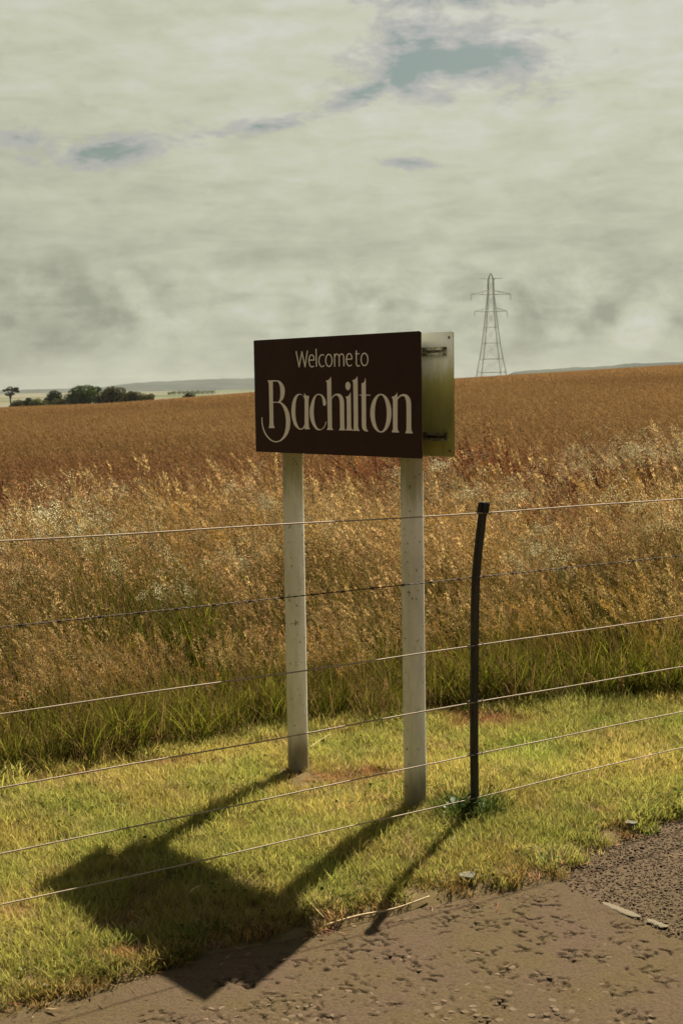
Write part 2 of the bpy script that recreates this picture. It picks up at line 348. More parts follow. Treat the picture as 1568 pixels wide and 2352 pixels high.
# ------------------------------------------------------------------ sign: two panels on two round posts
PL = Vector((-0.3512, 5.9080, 0)); PR = Vector((0.2946, 5.1418, 0)); Z0, Z1 = 1.331, 1.790
U = (PR - PL).normalized(); NB = Vector((-U.y, U.x, 0)); NB = NB if NB.y > 0 else -NB; UP = Vector((0, 0, 1))
PW = (PR - PL).length
sign_c = (PL + PR) / 2 + NB * .07
sign = empty('welcome_sign', (sign_c.x, sign_c.y, 0))
tag(sign, 'brown double sided village sign with cream lettering on two white round posts', 'sign')
S_INV = Matrix.Translation((-sign_c.x, -sign_c.y, 0))
def spart(name, me, mat, parent=None):
    me.transform(S_INV); return link(name, me, mat, parent or sign)
# materials
brown_m, t, b = material('brown_vinyl', .5, .18); co = objco(t)
c = t.mix(t.smooth(t.noise(co, 2.5, 4, .6), .3, .7), (.030, .0118, .0072, 1), (.038, .0145, .0088, 1)); t.l.new(c, b.inputs['Base Color'])
t.l.new(t.smooth(t.noise(co, 14., 5, .7), .3, .7, .42, .58), b.inputs['Roughness'])
back_m, t, b = material('stained_aluminium', .55, .4); co = objco(t); X, Y, Z = t.sep(co)
al = t.noise(t.mapping(co, (9, 9, 3.2)), 1.0, 6, .65, .6); fine = t.noise(co, 80., 4, .7); strk = t.noise(t.mapping(co, (40, 40, 3)), 1.0, 4, .6)
wet = t.m('ADD', t.smooth(Z, 1.755, 1.53, 0, .70), t.m('MULTIPLY', t.m('SUBTRACT', al, .5), .9))
wet = t.m('ADD', wet, t.m('MULTIPLY', t.m('SUBTRACT', strk, .5), .35))
c = t.mix(t.smooth(wet, .1, .55), (.62, .63, .58, 1), (.37, .345, .115, 1)); c = t.mix(t.smooth(wet, .55, 1.05), c, (.19, .185, .055, 1))
c = t.mix(t.smooth(fine, .62, .75, 0, .7), c, (.06, .06, .03, 1)); t.l.new(c, b.inputs['Base Color'])
edge_m, t, b = material('panel_edge', .5, .4); b.inputs['Base Color'].default_value = (.10, .055, .045, 1)
letter_m, t, b = material('cream_vinyl', .45, .4); co = objco(t); t.l.new(t.mix(t.noise(co, 25., 4, .6), (.80, .73, .68, 1), (.86, .80, .75, 1)), b.inputs['Base Color'])
post_m, t, b = material('white_post', .5, .45); co = objco(t); X, Y, Z = t.sep(co)
sp = t.noise(co, 55., 3, .6); gr = t.noise(t.mapping(co, (22, 22, 4)), 1.0, 5, .65); sm = t.noise(t.mapping(co, (9, 9, 2.2)), 1.0, 4, .6)
c = t.mix(t.smooth(t.m('ADD', sm, t.m('MULTIPLY', t.m('SUBTRACT', gr, .5), .7)), .3, .7), (.60, .57, .47, 1), (.80, .765, .68, 1))
alg = t.m('ADD', t.smooth(Z, 1.0, 1.31, 0, .55), t.m('MULTIPLY', t.m('SUBTRACT', gr, .52), 1.1))
c = t.mix(t.smooth(alg, .06, .55, 0, .8), c, (.24, .21, .06, 1))
low = t.m('ADD', t.smooth(Z, .26, .02, 0, .85), t.m('MULTIPLY', t.m('SUBTRACT', gr, .5), .8)); c = t.mix(t.smooth(low, .15, .75, 0, .85), c, (.13, .11, .06, 1))
c = t.mix(t.smooth(sp, .63, .69, 0, .75), c, (.10, .09, .05, 1)); t.l.new(c, b.inputs['Base Color'])
metal_m, t, b = material('galvanised_bracket', .5, .5); co = objco(t); b.inputs['Metallic'].default_value = .6
t.l.new(t.mix(t.smooth(t.noise(co, 40., 5, .7), .4, .62), (.42, .41, .33, 1), (.14, .12, .05, 1)), b.inputs['Base Color'])
def panel_mesh(name, o, w_, z0, z1, th, nb):
    """o: lower left corner on the visible face; th pushed along nb; bevelled corners"""
    bm = bmesh.new(); box(bm, o + U * w_ / 2 + UP * (z1 - z0) / 2 + nb * th / 2, U * w_ / 2, nb * th / 2, UP * (z1 - z0) / 2)
    bmesh.ops.bevel(bm, geom=[e for e in bm.edges if abs((e.verts[0].co - e.verts[1].co).normalized().dot(nb)) > .9], offset=.006, segments=3, affect='EDGES', profile=.5)
    bmesh.ops.bevel(bm, geom=[e for e in bm.edges], offset=.0005, segments=1, affect='EDGES')
    me = bm_mesh(name, bm); return me
fp = panel_mesh('front_panel', PL + UP * Z0, PW, Z0, Z1, .003, NB)
fp.materials.append(brown_m); fp.materials.append(back_m); fp.materials.append(edge_m)
for p in fp.polygons: d = p.normal.dot(NB); p.material_index = 0 if d < -.5 else (1 if d > .5 else 2)
front = spart('front_panel', fp, None); front['label'] = 'dark brown panel with cream lettering facing the road'
RO = PL + NB * .143 + U * .02
rp = panel_mesh('rear_panel', RO + UP * Z0, PW, Z0, Z1, .003, NB)
rp.materials.append(back_m); rp.materials.append(brown_m); rp.materials.append(edge_m)
for p in rp.polygons: d = p.normal.dot(NB); p.material_index = 0 if d < -.5 else (1 if d > .5 else 2)
rear = spart('rear_panel', rp, None); rear['label'] = 'rear panel with algae stained bare back'
POSTS = [ground(683, 1768), ground(953, 1852)]
POST_R = .0425
for P in POSTS:
    bm = bmesh.new(); c0 = Vector(P); c0 = c0 - NB * ((c0 - PL).dot(NB) - .073)
    tube(bm, [c0 + UP * z for z in (-.25, .0, .4, .8, 1.2, 1.70, 1.752, 1.76)], [POST_R] * 6 + [POST_R, POST_R * .9], 40)
    po = spart('post', bm_mesh('post', bm, True), post_m)
    for zz in (1.405, 1.718):                                   # clamps round the post
        bm = bmesh.new()
        for k in range(28):
            a0, a1 = 2 * pi * k / 28, 2 * pi * (k + 1) / 28; q = []
            for a in (a0, a1):
                for rr in (POST_R + .0008, POST_R + .0035):
                    for h in (-.011, .011): q.append(bm.verts.new(c0 + Vector((cos(a) * rr, sin(a) * rr, zz + h))))
            for fi in ((2, 3, 7, 6), (1, 5, 7, 3), (0, 2, 6, 4), (0, 4, 5, 1)): bm.faces.new([q[i] for i in fi])
        bmesh.ops.remove_doubles(bm, verts=bm.verts, dist=1e-5)
        spart('clamp', bm_mesh('clamp', bm), metal_m, po)
def channel(o, face, zc, s0, s1):
    """C shaped rail on the inner side of a panel"""
    bm = bmesh.new(); h = .016
    c0 = o + U * (s0 + s1) / 2 + UP * zc; L = U * (s1 - s0) / 2
    box(bm, c0 + face * .0015, L, face * .0015, UP * h)
    for s in (-1, 1):
        box(bm, c0 + face * .0125 + UP * (h - .0015) * s, L, face * .0093, UP * .0015)
        box(bm, c0 + face * .0200 + UP * (h - .0070) * s, L, face * .0015, UP * .0038)
    return bm_mesh('rail', bm)
for zz in (1.405, 1.718):
    spart('rail', channel(RO, -NB, zz, .10, PW - .035), metal_m, rear)
    spart('rail', channel(PL + NB * .0032, NB, zz, .06, PW - .06), metal_m, front)
# screw heads at the panel corners
for du, dz_ in ((PW - .022, Z1 - .022), (PW - .022, Z0 + .022)):
    bm = bmesh.new(); p = RO + U * du + UP * dz_; tube(bm, [p - NB * .0002, p - NB * .002, p - NB * .003], [.0055, .005, .003], 12); spart('screw', bm_mesh('screw', bm), edge_m, rear)

# lettering: outlines in four enlarged views of the photograph, laid onto the panel's own plane
VIEWS = {1: (940, 1370, 240), 2: (1160, 1360, 170), 3: (1310, 1360, 210), 4: (1070, 1270, 290)}
def to_photo(vw, p): x0, y0, wd = VIEWS[vw]; k = wd / 1568.0; return ((x0 + p[0] * k) / 1.59439, (y0 + p[1] * k) / 1.59439)
cor = [(582.6, 785.0), (966.2, 757.2), (968.8, 1054.2), (586.6, 1036.8)]; dst = [(0, Z1), (PW, Z1), (PW, Z0), (0, Z0)]
A = []; B = []
for (x, y), (a, c) in zip(cor, dst):
    A += [[x, y, 1, 0, 0, 0, -a * x, -a * y], [0, 0, 0, x, y, 1, -c * x, -c * y]]; B += [a, c]
Hm = np.append(np.linalg.solve(np.array(A), np.array(B)), 1).reshape(3, 3)
def to_panel(q): v = Hm @ np.array([q[0], q[1], 1.0]); return v[0] / v[2], v[1] / v[2]
def spline(pts, n=5, closed=False):
    P = [np.array(p, float) for p in pts]; N = len(P)
    if N < 3: return P
    o = []; rg = range(N) if closed else range(N - 1)
    g = (lambda i: P[i % N]) if closed else (lambda i: P[max(0, min(N - 1, i))])
    for i in rg:
        p0, p1, p2, p3 = g(i - 1), g(i), g(i + 1), g(i + 2)
        for k in range(n):
            s = k / n; o.append(.5 * (2 * p1 + (p2 - p0) * s + (2 * p0 - 5 * p1 + 4 * p2 - p3) * s * s + (3 * p1 - p0 - 3 * p2 + p3) * s ** 3))
    if not closed: o.append(P[-1])
    return o
def contour(vw, runs):
    """runs: smooth runs joined at corners; a run may be (view, points) pieces"""
    o = []
    for r in runs:
        if not isinstance(r[0][1], list): pts = [to_photo(vw, p) for p in r]
        else: pts = [to_photo(q[0], p) for q in r for p in q[1]]
        o += [to_panel(p) for p in spline(pts)]
    res = []
    for p in o:
        if not res or hypot(p[0] - res[-1][0], p[1] - res[-1][1]) > 2e-4: res.append(p)
    if hypot(res[0][0] - res[-1][0], res[0][1] - res[-1][1]) < 2e-4: res.pop()
    return res
def oval(vw, cx, cy, rx, ry, n=48): return [to_panel(to_photo(vw, (cx + rx * cos(2 * pi * i / n), cy + ry * sin(2 * pi * i / n)))) for i in range(n)]
def letter(contours, depth=.0007, lift=0.0):
    cu = bpy.data.curves.new('letter', 'CURVE'); cu.dimensions = '2D'; cu.fill_mode = 'BOTH'; cu.extrude = depth / 2
    for c in contours:
        s = cu.splines.new('POLY'); s.points.add(len(c) - 1); s.use_cyclic_u = True
        for p, (a, z) in zip(s.points, c): p.co = (a, z, 0, 1)
    ob = bpy.data.objects.new('letter', cu); me = bpy.data.meshes.new_from_object(ob); bpy.data.objects.remove(ob); bpy.data.curves.remove(cu)
    o0 = PL - NB * (depth / 2 + .0002 + lift); mx = Matrix(((U.x, 0, -NB.x, o0.x), (U.y, 0, -NB.y, o0.y), (0, 1, 0, 0), (0, 0, 0, 1)))
    me.transform(mx); return me
def add_letter(me): return spart('letter', me, letter_m, front)
LB = contour(1, [[(250, 165), (330, 161), (400, 160), (480, 162), (545, 180), (600, 235), (640, 310), (655, 400), (648, 500), (625, 580), (590, 635), (552, 668)],
    [(552, 668), (620, 715), (690, 790), (740, 890), (770, 1000), (782, 1110), (778, 1230), (755, 1340), (715, 1440), (650, 1525), (570, 1590), (500, 1620), (430, 1628), (360, 1610), (280, 1555), (200, 1460), (150, 1350), (118, 1220), (108, 1120), (110, 1035)],
    [(130, 1035), (130, 1120), (145, 1240), (175, 1340), (225, 1445), (300, 1535), (370, 1588), (440, 1602), (510, 1590), (570, 1545), (625, 1460), (660, 1350), (678, 1230), (680, 1100), (668, 980), (640, 870), (605, 785), (555, 715), (500, 692), (440, 690), (382, 692)],
    [(382, 692), (385, 1150)], [(385, 1150), (390, 1215), (398, 1248), (412, 1275)], [(410, 1292), (275, 1292)], [(275, 1275), (288, 1245), (297, 1150)], [(297, 1150), (285, 260)], [(285, 260), (275, 205), (250, 165)]])
LBh = contour(1, [[(375, 190), (440, 188), (495, 192)], [(495, 192), (530, 260), (550, 370), (552, 480), (545, 580), (525, 640), (495, 670)], [(495, 670), (380, 672)]])
LA = contour(1, [[(1118, 455), (1135, 490), (1165, 515), (1195, 525), (1230, 528)], [(1228, 555), (1218, 600), (1215, 700)], [(1215, 700), (1215, 1150)], [(1215, 1150), (1220, 1230), (1228, 1280), (1243, 1300)], [(1243, 1318), (1125, 1318)],
    [(1125, 1265), (1090, 1305), (1050, 1325), (1000, 1325), (940, 1290), (880, 1220), (840, 1110), (815, 980), (810, 850), (825, 720), (860, 600), (910, 520), (965, 482), (1020, 477), (1070, 505), (1112, 545)]])
LAh = contour(1, [[(1125, 620), (1110, 570), (1080, 520), (1045, 500), (1005, 498), (970, 520), (940, 580), (915, 690), (905, 830), (905, 980), (920, 1110), (950, 1210), (990, 1280), (1020, 1303), (1060, 1298), (1095, 1255), (1122, 1200)]])
LC = contour(2, [[(2, [(215, 1168), (262, 1130), (270, 1050), (250, 960), (215, 880), (150, 800), (70, 768), (5, 765)]), (1, [(1400, 492), (1340, 550), (1290, 660), (1255, 790), (1243, 920), (1255, 1050), (1290, 1170), (1340, 1260), (1400, 1325), (1470, 1345)]), (2, [(150, 1950), (225, 1875), (262, 1790), (285, 1705)])],
    [(2, [(258, 1697), (240, 1775), (212, 1845), (150, 1920), (70, 1956)]), (1, [(1430, 1290), (1385, 1220), (1355, 1110), (1340, 980), (1338, 850), (1350, 720), (1370, 600), (1400, 530), (1440, 500)]), (2, [(30, 798), (70, 808), (120, 855), (150, 930), (160, 1020), (170, 1110), (190, 1155), (215, 1168)])]])
LH = contour(2, [[(437, 180), (445, 250), (452, 500)], [(452, 500), (455, 895)], [(455, 895), (510, 825), (580, 770), (660, 752), (740, 765), (810, 825), (855, 920), (878, 1040), (882, 1200)], [(882, 1200), (888, 1850)], [(888, 1850), (895, 1930), (915, 1965)], [(918, 1992), (708, 1992)], [(712, 1965), (738, 1920), (748, 1800)], [(748, 1800), (740, 1200)],
    [(740, 1200), (735, 1020), (715, 910), (680, 845), (630, 812), (590, 815), (530, 850), (485, 905), (462, 960)], [(462, 960), (468, 1850)], [(468, 1850), (478, 1925), (512, 1962)], [(510, 1980), (295, 1978)], [(297, 1955), (325, 1920), (332, 1850)], [(332, 1850), (308, 400)], [(308, 400), (300, 370), (272, 335)], [(285, 312), (345, 297), (390, 262), (420, 220), (437, 180)]])
LI = contour(2, [[(1105, 705), (1110, 1000)], [(1110, 1000), (1118, 1850)], [(1118, 1850), (1135, 1935), (1172, 1975)], [(1172, 1998), (940, 1994)], [(940, 1975), (965, 1930), (975, 1800)], [(975, 1800), (972, 1100)], [(972, 1100), (965, 930), (950, 890), (925, 858)], [(925, 858), (1010, 830), (1060, 785), (1090, 735), (1105, 705)]])
LL = contour(2, [[(1330, 148), (1340, 250), (1345, 600)], [(1345, 600), (1352, 1850)], [(1352, 1850), (1368, 1930), (1400, 1990)], [(1400, 2010), (1184, 2002)], [(1184, 1985), (1202, 1930), (1208, 1800)], [(1208, 1800), (1197, 500)], [(1197, 500), (1190, 370), (1155, 305)], [(1155, 305), (1190, 290), (1250, 262), (1300, 215), (1330, 148)]])
LT = contour(3, [[(182, 175), (190, 300), (193, 632)], [(312, 630), (312, 655)], [(194, 657), (195, 1450)], [(195, 1450), (205, 1540), (225, 1600), (250, 1625)], [(248, 1641), (190, 1640), (130, 1610), (95, 1560), (82, 1480), (78, 1300)], [(78, 1300), (75, 657)], [(15, 655), (15, 632)], [(75, 632), (75, 320)], [(75, 320), (110, 312), (140, 290), (160, 245), (172, 190)]])
LN = contour(3, [[(1052, 565), (1062, 620), (1065, 715)], [(1065, 715), (1090, 690), (1140, 640), (1200, 612), (1260, 608), (1330, 630), (1390, 685), (1430, 770), (1445, 880), (1448, 1100)], [(1448, 1100), (1448, 1500)], [(1448, 1500), (1458, 1615), (1490, 1675)], [(1490, 1695), (1285, 1690)], [(1285, 1670), (1312, 1600), (1318, 1500)], [(1318, 1500), (1318, 1000)],
    [(1318, 1000), (1312, 850), (1295, 750), (1265, 685), (1220, 662), (1170, 670), (1110, 715), (1068, 772)], [(1068, 772), (1065, 1500)], [(1065, 1500), (1075, 1590), (1105, 1650)], [(1105, 1672), (910, 1665)], [(910, 1640), (935, 1590), (942, 1500)], [(942, 1500), (940, 790)], [(940, 790), (930, 740), (908, 705)], [(908, 685), (960, 672), (1010, 640), (1040, 600), (1052, 565)]])
for cs in ([LB, LBh], [LA, LAh], [LC], [LH], [LI, oval(2, 1013, 492, 85, 142)], [LL], [LT], [oval(3, 606, 1138, 293, 534), oval(3, 603, 1140, 167, 499)], [LN]):
    add_letter(letter(cs))
def stroke(vw, pts, wd=21.0, smooth=True):
    P = [np.array(p) for p in (spline(pts, 6) if smooth else [np.array(q, float) for q in pts])]; a = []; c = []
    for i, p in enumerate(P):
        d = P[min(i + 1, len(P) - 1)] - P[max(i - 1, 0)]; d = d / np.linalg.norm(d); n = np.array([-d[1], d[0]]) * wd / 2
        a.append(p + n); c.append(p - n)
    return [to_panel(to_photo(vw, p)) for p in a + c[::-1]]
def join_strokes(strokes):
    """one letter of several strokes, each a hair proud of the one before"""
    bm = bmesh.new()
    for k, cs in enumerate(strokes):
        me = letter(cs, lift=.00012 * k); bm.from_mesh(me); bpy.data.meshes.remove(me)
    return bm_mesh('letter', bm)
for st in ([[stroke(4, q, 20, False)] for q in (((63, 98), (124, 415)), ((120, 415), (180, 98)), ((176, 100), (240, 412)), ((236, 412), (287, 85)))],
           [[stroke(4, [(413, 276), (411, 215), (388, 174), (360, 168), (330, 200), (315, 265), (318, 330), (340, 385), (368, 404), (412, 388)])], [stroke(4, [(314, 272), (411, 269)], 22, False)]],
           [[stroke(4, [(455, 45), (461, 400)], 21, False)]],
           [[stroke(4, [(610, 177), (572, 160), (530, 192), (509, 272), (522, 350), (562, 398), (613, 374)])]],
           [[oval(4, 706, 272, 73, 131, 40), oval(4, 706, 272, 52, 108, 40)]],
           [[stroke(4, [(818, 140), (820, 395)], 21, False)], [stroke(4, [(822, 195), (848, 152), (880, 148), (904, 180), (909, 240), (910, 390)])], [stroke(4, [(911, 190), (942, 147), (974, 145), (996, 182), (1002, 250), (1003, 385)])]],
           [[stroke(4, [(1161, 246), (1156, 180), (1130, 140), (1100, 135), (1070, 165), (1052, 235), (1057, 310), (1080, 362), (1115, 378), (1157, 354)])], [stroke(4, [(1052, 246), (1159, 241)], 22, False)]],
           [[stroke(4, [(1250, 68), (1249, 200), (1249, 320), (1262, 366), (1285, 379), (1319, 361)])], [stroke(4, [(1228, 135), (1308, 134)], 22, False)]],
           [[oval(4, 1411, 245, 78, 134, 40), oval(4, 1411, 245, 57, 111, 40)]]):
    add_letter(join_strokes(st))

# ------------------------------------------------------------------ wire fence
FB = Vector(ground(1090, 1866)); TH = radians(56.0); FD = Vector((sin(TH), cos(TH), 0)); FN = Vector((cos(TH), -sin(TH), 0))
fence = empty('wire_fence', FB); tag(fence, 'six strand wire fence with a dark bent post in front of the sign', 'fence')
F_INV = Matrix.Translation(-FB); UF = UP + FN * .10
def fpart(name, me, mat, parent=None): me.transform(F_INV); return link(name, me, mat, parent or fence)
wood_m, t, b = material('dark_post', .75, .3); co = objco(t)
n = t.noise(t.mapping(co, (60, 60, 5)), 1.0, 5, .65); c = t.mix(t.smooth(n, .3, .7), (.022, .021, .016, 1), (.055, .044, .033, 1)); t.l.new(c, b.inputs['Base Color']); bump(t, b, n, .5, .003)
cap_m, t, b = material('black_cap', .6, .3); b.inputs['Base Color'].default_value = (.008, .008, .008, 1)
wire_m, t, b = material('weathered_wire', .65, .25); co = objco(t); b.inputs['Metallic'].default_value = .0
c = t.mix(t.smooth(t.noise(co, 9., 5, .7), .35, .65), (.34, .26, .18, 1), (.23, .17, .12, 1)); t.l.new(c, b.inputs['Base Color'])
rust_m, t, b = material('rusty_wire', .7, .3); co = objco(t); b.inputs['Metallic'].default_value = .2
t.l.new(t.mix(t.noise(co, 14., 4, .7), (.035, .022, .016, 1), (.10, .07, .05, 1)), b.inputs['Base Color'])
def post_s(z): return np.interp(z, [-.3, 0, .233, .435, .65, .80, .88, .94, 1.0, 1.06, 1.17], [.01, 0, -.021, -.036, -.049, -.058, -.061, -.060, -.057, -.053, -.044])
def make_post(base, bend, top):
    bm = bmesh.new(); prof = [(z, float(post_s(z)), 1) for z in (-.3, 0, .233, .435, .65, .80, .88, .94, 1.0, 1.06, top - .02)]
    rings = []
    for z, s, k in prof:
        c0 = base + FD * (s * bend) + UF * z; hw, hd = .0150 * k, .0100
        pts = [(-1, -.55), (-.8, -1), (.8, -1), (1, -.55), (1, .55), (.8, 1), (-.8, 1), (-1, .55)]
        rings.append([bm.verts.new(c0 + FD * (a * hw) + FN * (e * hd)) for a, e in pts])
    for r0, r1 in zip(rings, rings[1:]):
        for k in range(8): bm.faces.new((r0[k], r0[(k + 1) % 8], r1[(k + 1) % 8], r1[k]))
    bm.faces.new(rings[0]); bm.faces.new(rings[-1][::-1])
    po = fpart('post', bm_mesh('post', bm, False), wood_m)
    bm = bmesh.new(); ax = (FD * .08 * bend + UF).normalized(); sd = (FD - ax * FD.dot(ax)).normalized()
    box(bm, base + FD * (-.0445 * bend) + UF * (top - .014), sd * .0190, FN * .0145, ax * .0215); bmesh.ops.bevel(bm, geom=bm.edges[:], offset=.004, segments=2, affect='EDGES')
    fpart('cap', bm_mesh('cap', bm), cap_m, po)
    return po
fpost = make_post(FB, 1.0, 1.168); fpost['label'] = 'dark flat post bent near its top, with black cap'
WIRES = [(1.175, 1.136, 1.128), (.922, .904, .896), (.662, .650, .645), (.435, .435, .428), (.228, .233, .236), (.066, .061, .083)]   # height 1.8 m back, at the post, 1.11 m on
rngw = random.Random(5)
SL, SR = -3.6, 3.3
others = []
for s_end in (SL, SR):
    others.append(make_post(FB + FD * s_end + UP * float(terrain(*(FB + FD * s_end).xy)), .0 if s_end < 0 else .15, 1.2))
def wire_z(w3, s):
    zl, zp, zr = w3
    if s < 0: sl = (zl - zp) / 1.8; return zp + sl * (-s) * (1 - .12 * (-s - 1.8) / 1.8) - .006 * sin(pi * s / SL)
    sl = (zr - zp) / 1.11; return zp + sl * s * .9
for i, w3 in enumerate(WIRES):
    off = FN * .0128                                             # fixed to the camera side of the post
    sp_ = float(post_s(w3[1]))
    S = np.linspace(SL, SR, 140)
    P = []
    for s in S:
        p = FB + FD * (s) + off * 1.0 + UF * (wire_z(w3, s) + .0015 * sin(s * 5.1 + i) * (1 - exp(-(s * 3) ** 2)))
        P.append(p)
    if i != 1:
        bm = bmesh.new(); tube(bm, P, .0025, 8); fpart('wire', bm_mesh('wire', bm, True), wire_m)
    else:
        bm = bmesh.new(); S2 = np.linspace(SL, SR, 900)
        for ph in (0, pi):
            pts = []
            for s in S2:
                a = s * 2 * pi / .055 + ph; pts.append(FB + FD * s + off + UF * wire_z(w3, s) + FN * (.0013 * cos(a)) + UP * (.0013 * sin(a)))
            tube(bm, pts, .0012, 5)
        bw = fpart('barbed_wire', bm_mesh('barbed_wire', bm, True), rust_m)
        bm = bmesh.new()
        for a in range(2):
            q = []
            for k in range(16):
                an = k / 15 * 2 * pi * 1.6 + a * pi; q.append(FD * ((k / 15 - .5) * .010) + FN * (.0036 * cos(an)) + UP * (.0036 * sin(an)))
            d0 = (q[0] - q[1]).normalized(); d1 = (q[-1] - q[-2]).normalized()
            tube(bm, [q[0] + d0 * .011] + q + [q[-1] + d1 * .011], [.0004] + [.0010] * 16 + [.0004], 5)
        bme = bm_mesh('barb', bm); bme.materials.append(rust_m)
        s = SL + .06
        while s < SR:
            if abs(s) > .03:
                o = link('barb', bme, None, bw); o.location = FB + FD * s + off + UF * wire_z(w3, s) - FB; o.rotation_euler = (rngw.uniform(-.2, .2), 0, 0)
            s += .125 + rngw.uniform(-.008, .008)
    # staple loop round the post at each wire
    bm = bmesh.new(); z = w3[1]; hw, hd = .0225, .0145; c0 = FB + FD * sp_ + UF * z
    loop = [FD * (hw * cos(a)) + FN * (hd * 1.15 * sin(a)) for a in np.linspace(0, 2 * pi, 21)]
    tube(bm, [c0 + p + UP * .001 for p in loop], .0016, 6, False)
    for sd in (-1, 1):
        tube(bm, [c0 + FD * (sd * .021) + FN * .004 + UP * .001, c0 + FD * (sd * .027) + FN * .011 + UP * .005, c0 + FD * (sd * .029) + FN * .016 + UP * 0, c0 + FD * (sd * .025) + FN * .014 - UP * .006, c0 + FD * (sd * .019) + FN * .012 - UP * .002], .0016, 6)
    fpart('staple', bm_mesh('staple', bm, True), rust_m, fpost)

# ------------------------------------------------------------------ far land: hills, pylon, trees
def hills(name, y0, prof, depth, seed, rough, mat):
    a = np.linspace(prof[0][0], prof[-1][0], 260); H = np.interp(a, [p[0] for p in prof], [p[1] for p in prof])
    v = []; rows = []
    vn = VN(seed)
    for j, (k, h) in enumerate(((-1, 0), (-.55, .5), (-.2, .9), (0, 1), (.25, .9), (1, 0))):
        X = a * y0; Yv = y0 + k * depth + 0 * X
        Zt = -9.5 + (H + 9.5) * h + (rough * (vn(X, Yv, 1 / 22., 3) - .5) * 2 if h > .4 else 0)
        rows.append(len(v)); v += list(zip(X, Yv, Zt))
    n = len(a); f = [(r0 + i, r0 + i + 1, r1 + i + 1, r1 + i) for r0, r1 in zip(rows, rows[1:]) for i in range(n - 1)]
    return tag(link(name, mesh(name, v, f, True), mat), kind='structure')
hill_m, t, b = material('wooded_hill', .95, .1); co = objco(t); t.l.new(t.mix(t.smooth(t.noise(co, .01, 5, .6), .4, .62), (.010, .016, .014, 1), (.026, .033, .024, 1)), b.inputs['Base Color'])
hills('hills', 4200, [(-.60, -5), (-.30, 1), (-.22, 3), (-.165, 6), (-.145, 17), (-.12, 22), (-.10, 25), (-.06, 26), (0, 24), (.06, 10), (.14, -6), (.3, -9)], 700, 21, 2.2, hill_m)
hills('hills', 1500, [(.10, -8), (.122, 12.6), (.135, 13.6), (.15, 14.6), (.19, 18.0), (.24, 21.4), (.30, 25), (.40, 28), (.52, 20), (.65, -8)], 260, 22, 1.7, hill_m)
steel_m, t, b = material('galvanised_lattice', .6, .4); b.inputs['Base Color'].default_value = (.20, .21, .19, 1); b.inputs['Metallic'].default_value = .2
PX = (1131 - 784) / F_PX * 600.0
pz = float(terrain(PX, 600.0))
pylon = empty('electricity_pylon', (PX, 600.0, pz)); tag(pylon, 'grey steel lattice electricity pylon standing beyond the field crest', 'pylon')
LV = [(0, 6.4), (6.0 - pz, 5.1), (11.6 - pz, 4.15), (18.2 - pz, 3.2), (24.8 - pz, 2.5), (31.3 - pz, 1.84), (38.4 - pz, 1.2), (45.0 - pz, 1.05)]
hwz = lambda z: float(np.interp(z, [q[0] for q in LV], [q[1] for q in LV]))
ROTP = Matrix.Rotation(radians(6), 4, 'Z')
def lat(name, segs, r):
    bm = bmesh.new()
    for a, b_ in segs: tube(bm, [ROTP @ Vector(a), ROTP @ Vector(b_)], r, 5)
    return link(name, bm_mesh(name, bm), steel_m, pylon)
cs = [(-1, -1), (1, -1), (1, 1), (-1, 1)]
for sx, sy in cs:
    lat('leg', [((sx * a[1], sy * a[1], a[0]), (sx * c[1], sy * c[1], c[0])) for a, c in zip(LV, LV[1:])], .15)
for (z0, h0), (z1, h1) in zip(LV, LV[1:]):
    sg = []
    for k in range(4):
        (a, c), (d, e) = cs[k], cs[(k + 1) % 4]
        sg += [((a * h0, c * h0, z0), (d * h1, e * h1, z1)), ((d * h0, e * h0, z0), (a * h1, c * h1, z1))]
    lat('bracing', sg, .05)
    lat('tie', [((cs[k][0] * h1, cs[k][1] * h1, z1), (cs[(k + 1) % 4][0] * h1, cs[(k + 1) % 4][1] * h1, z1)) for k in range(4)], .085)
lat('peak', [((sx * 1.05, sy * 1.05, 45.0 - pz), (0, 0, 47.3 - pz)) for sx, sy in cs], .13)
for z, L_ in ((45.0, 5.2), (38.4, 8.4), (31.3, 6.9)):
    z -= pz; h = hwz(z); hu = hwz(min(z + 1.9, 45 - pz))
    for s in (-1, 1):
        sg = []
        for sy in (-1, 1):
            sg += [((s * h, sy * h, z), (s * L_, 0, z + .1))]
            if z + 1.9 < 45.2 - pz: sg += [((s * hu, sy * hu, z + 1.7), (s * L_, 0, z + .25))]
        for q in (.3, .55, .8):
            x = s * (h + (L_ - h) * q); wy = h * (1 - q); sg += [((x, -wy, z + .05), (x, wy, z + .05))]
            if z + 1.9 < 45.2 - pz: sg += [((x, wy, z), (x, wy, z + 1.7 * (1 - q) + .2))]
        ca = lat('cross_arm', sg, .075)
        if z < 44 - pz:
            bm = bmesh.new(); tube(bm, [ROTP @ Vector((s * L_, 0, z + .1 - k * .26)) for k in range(10)], [.05 if k % 2 else .15 for k in range(10)], 6); link('insulator', bm_mesh('insulator', bm), steel_m, ca)

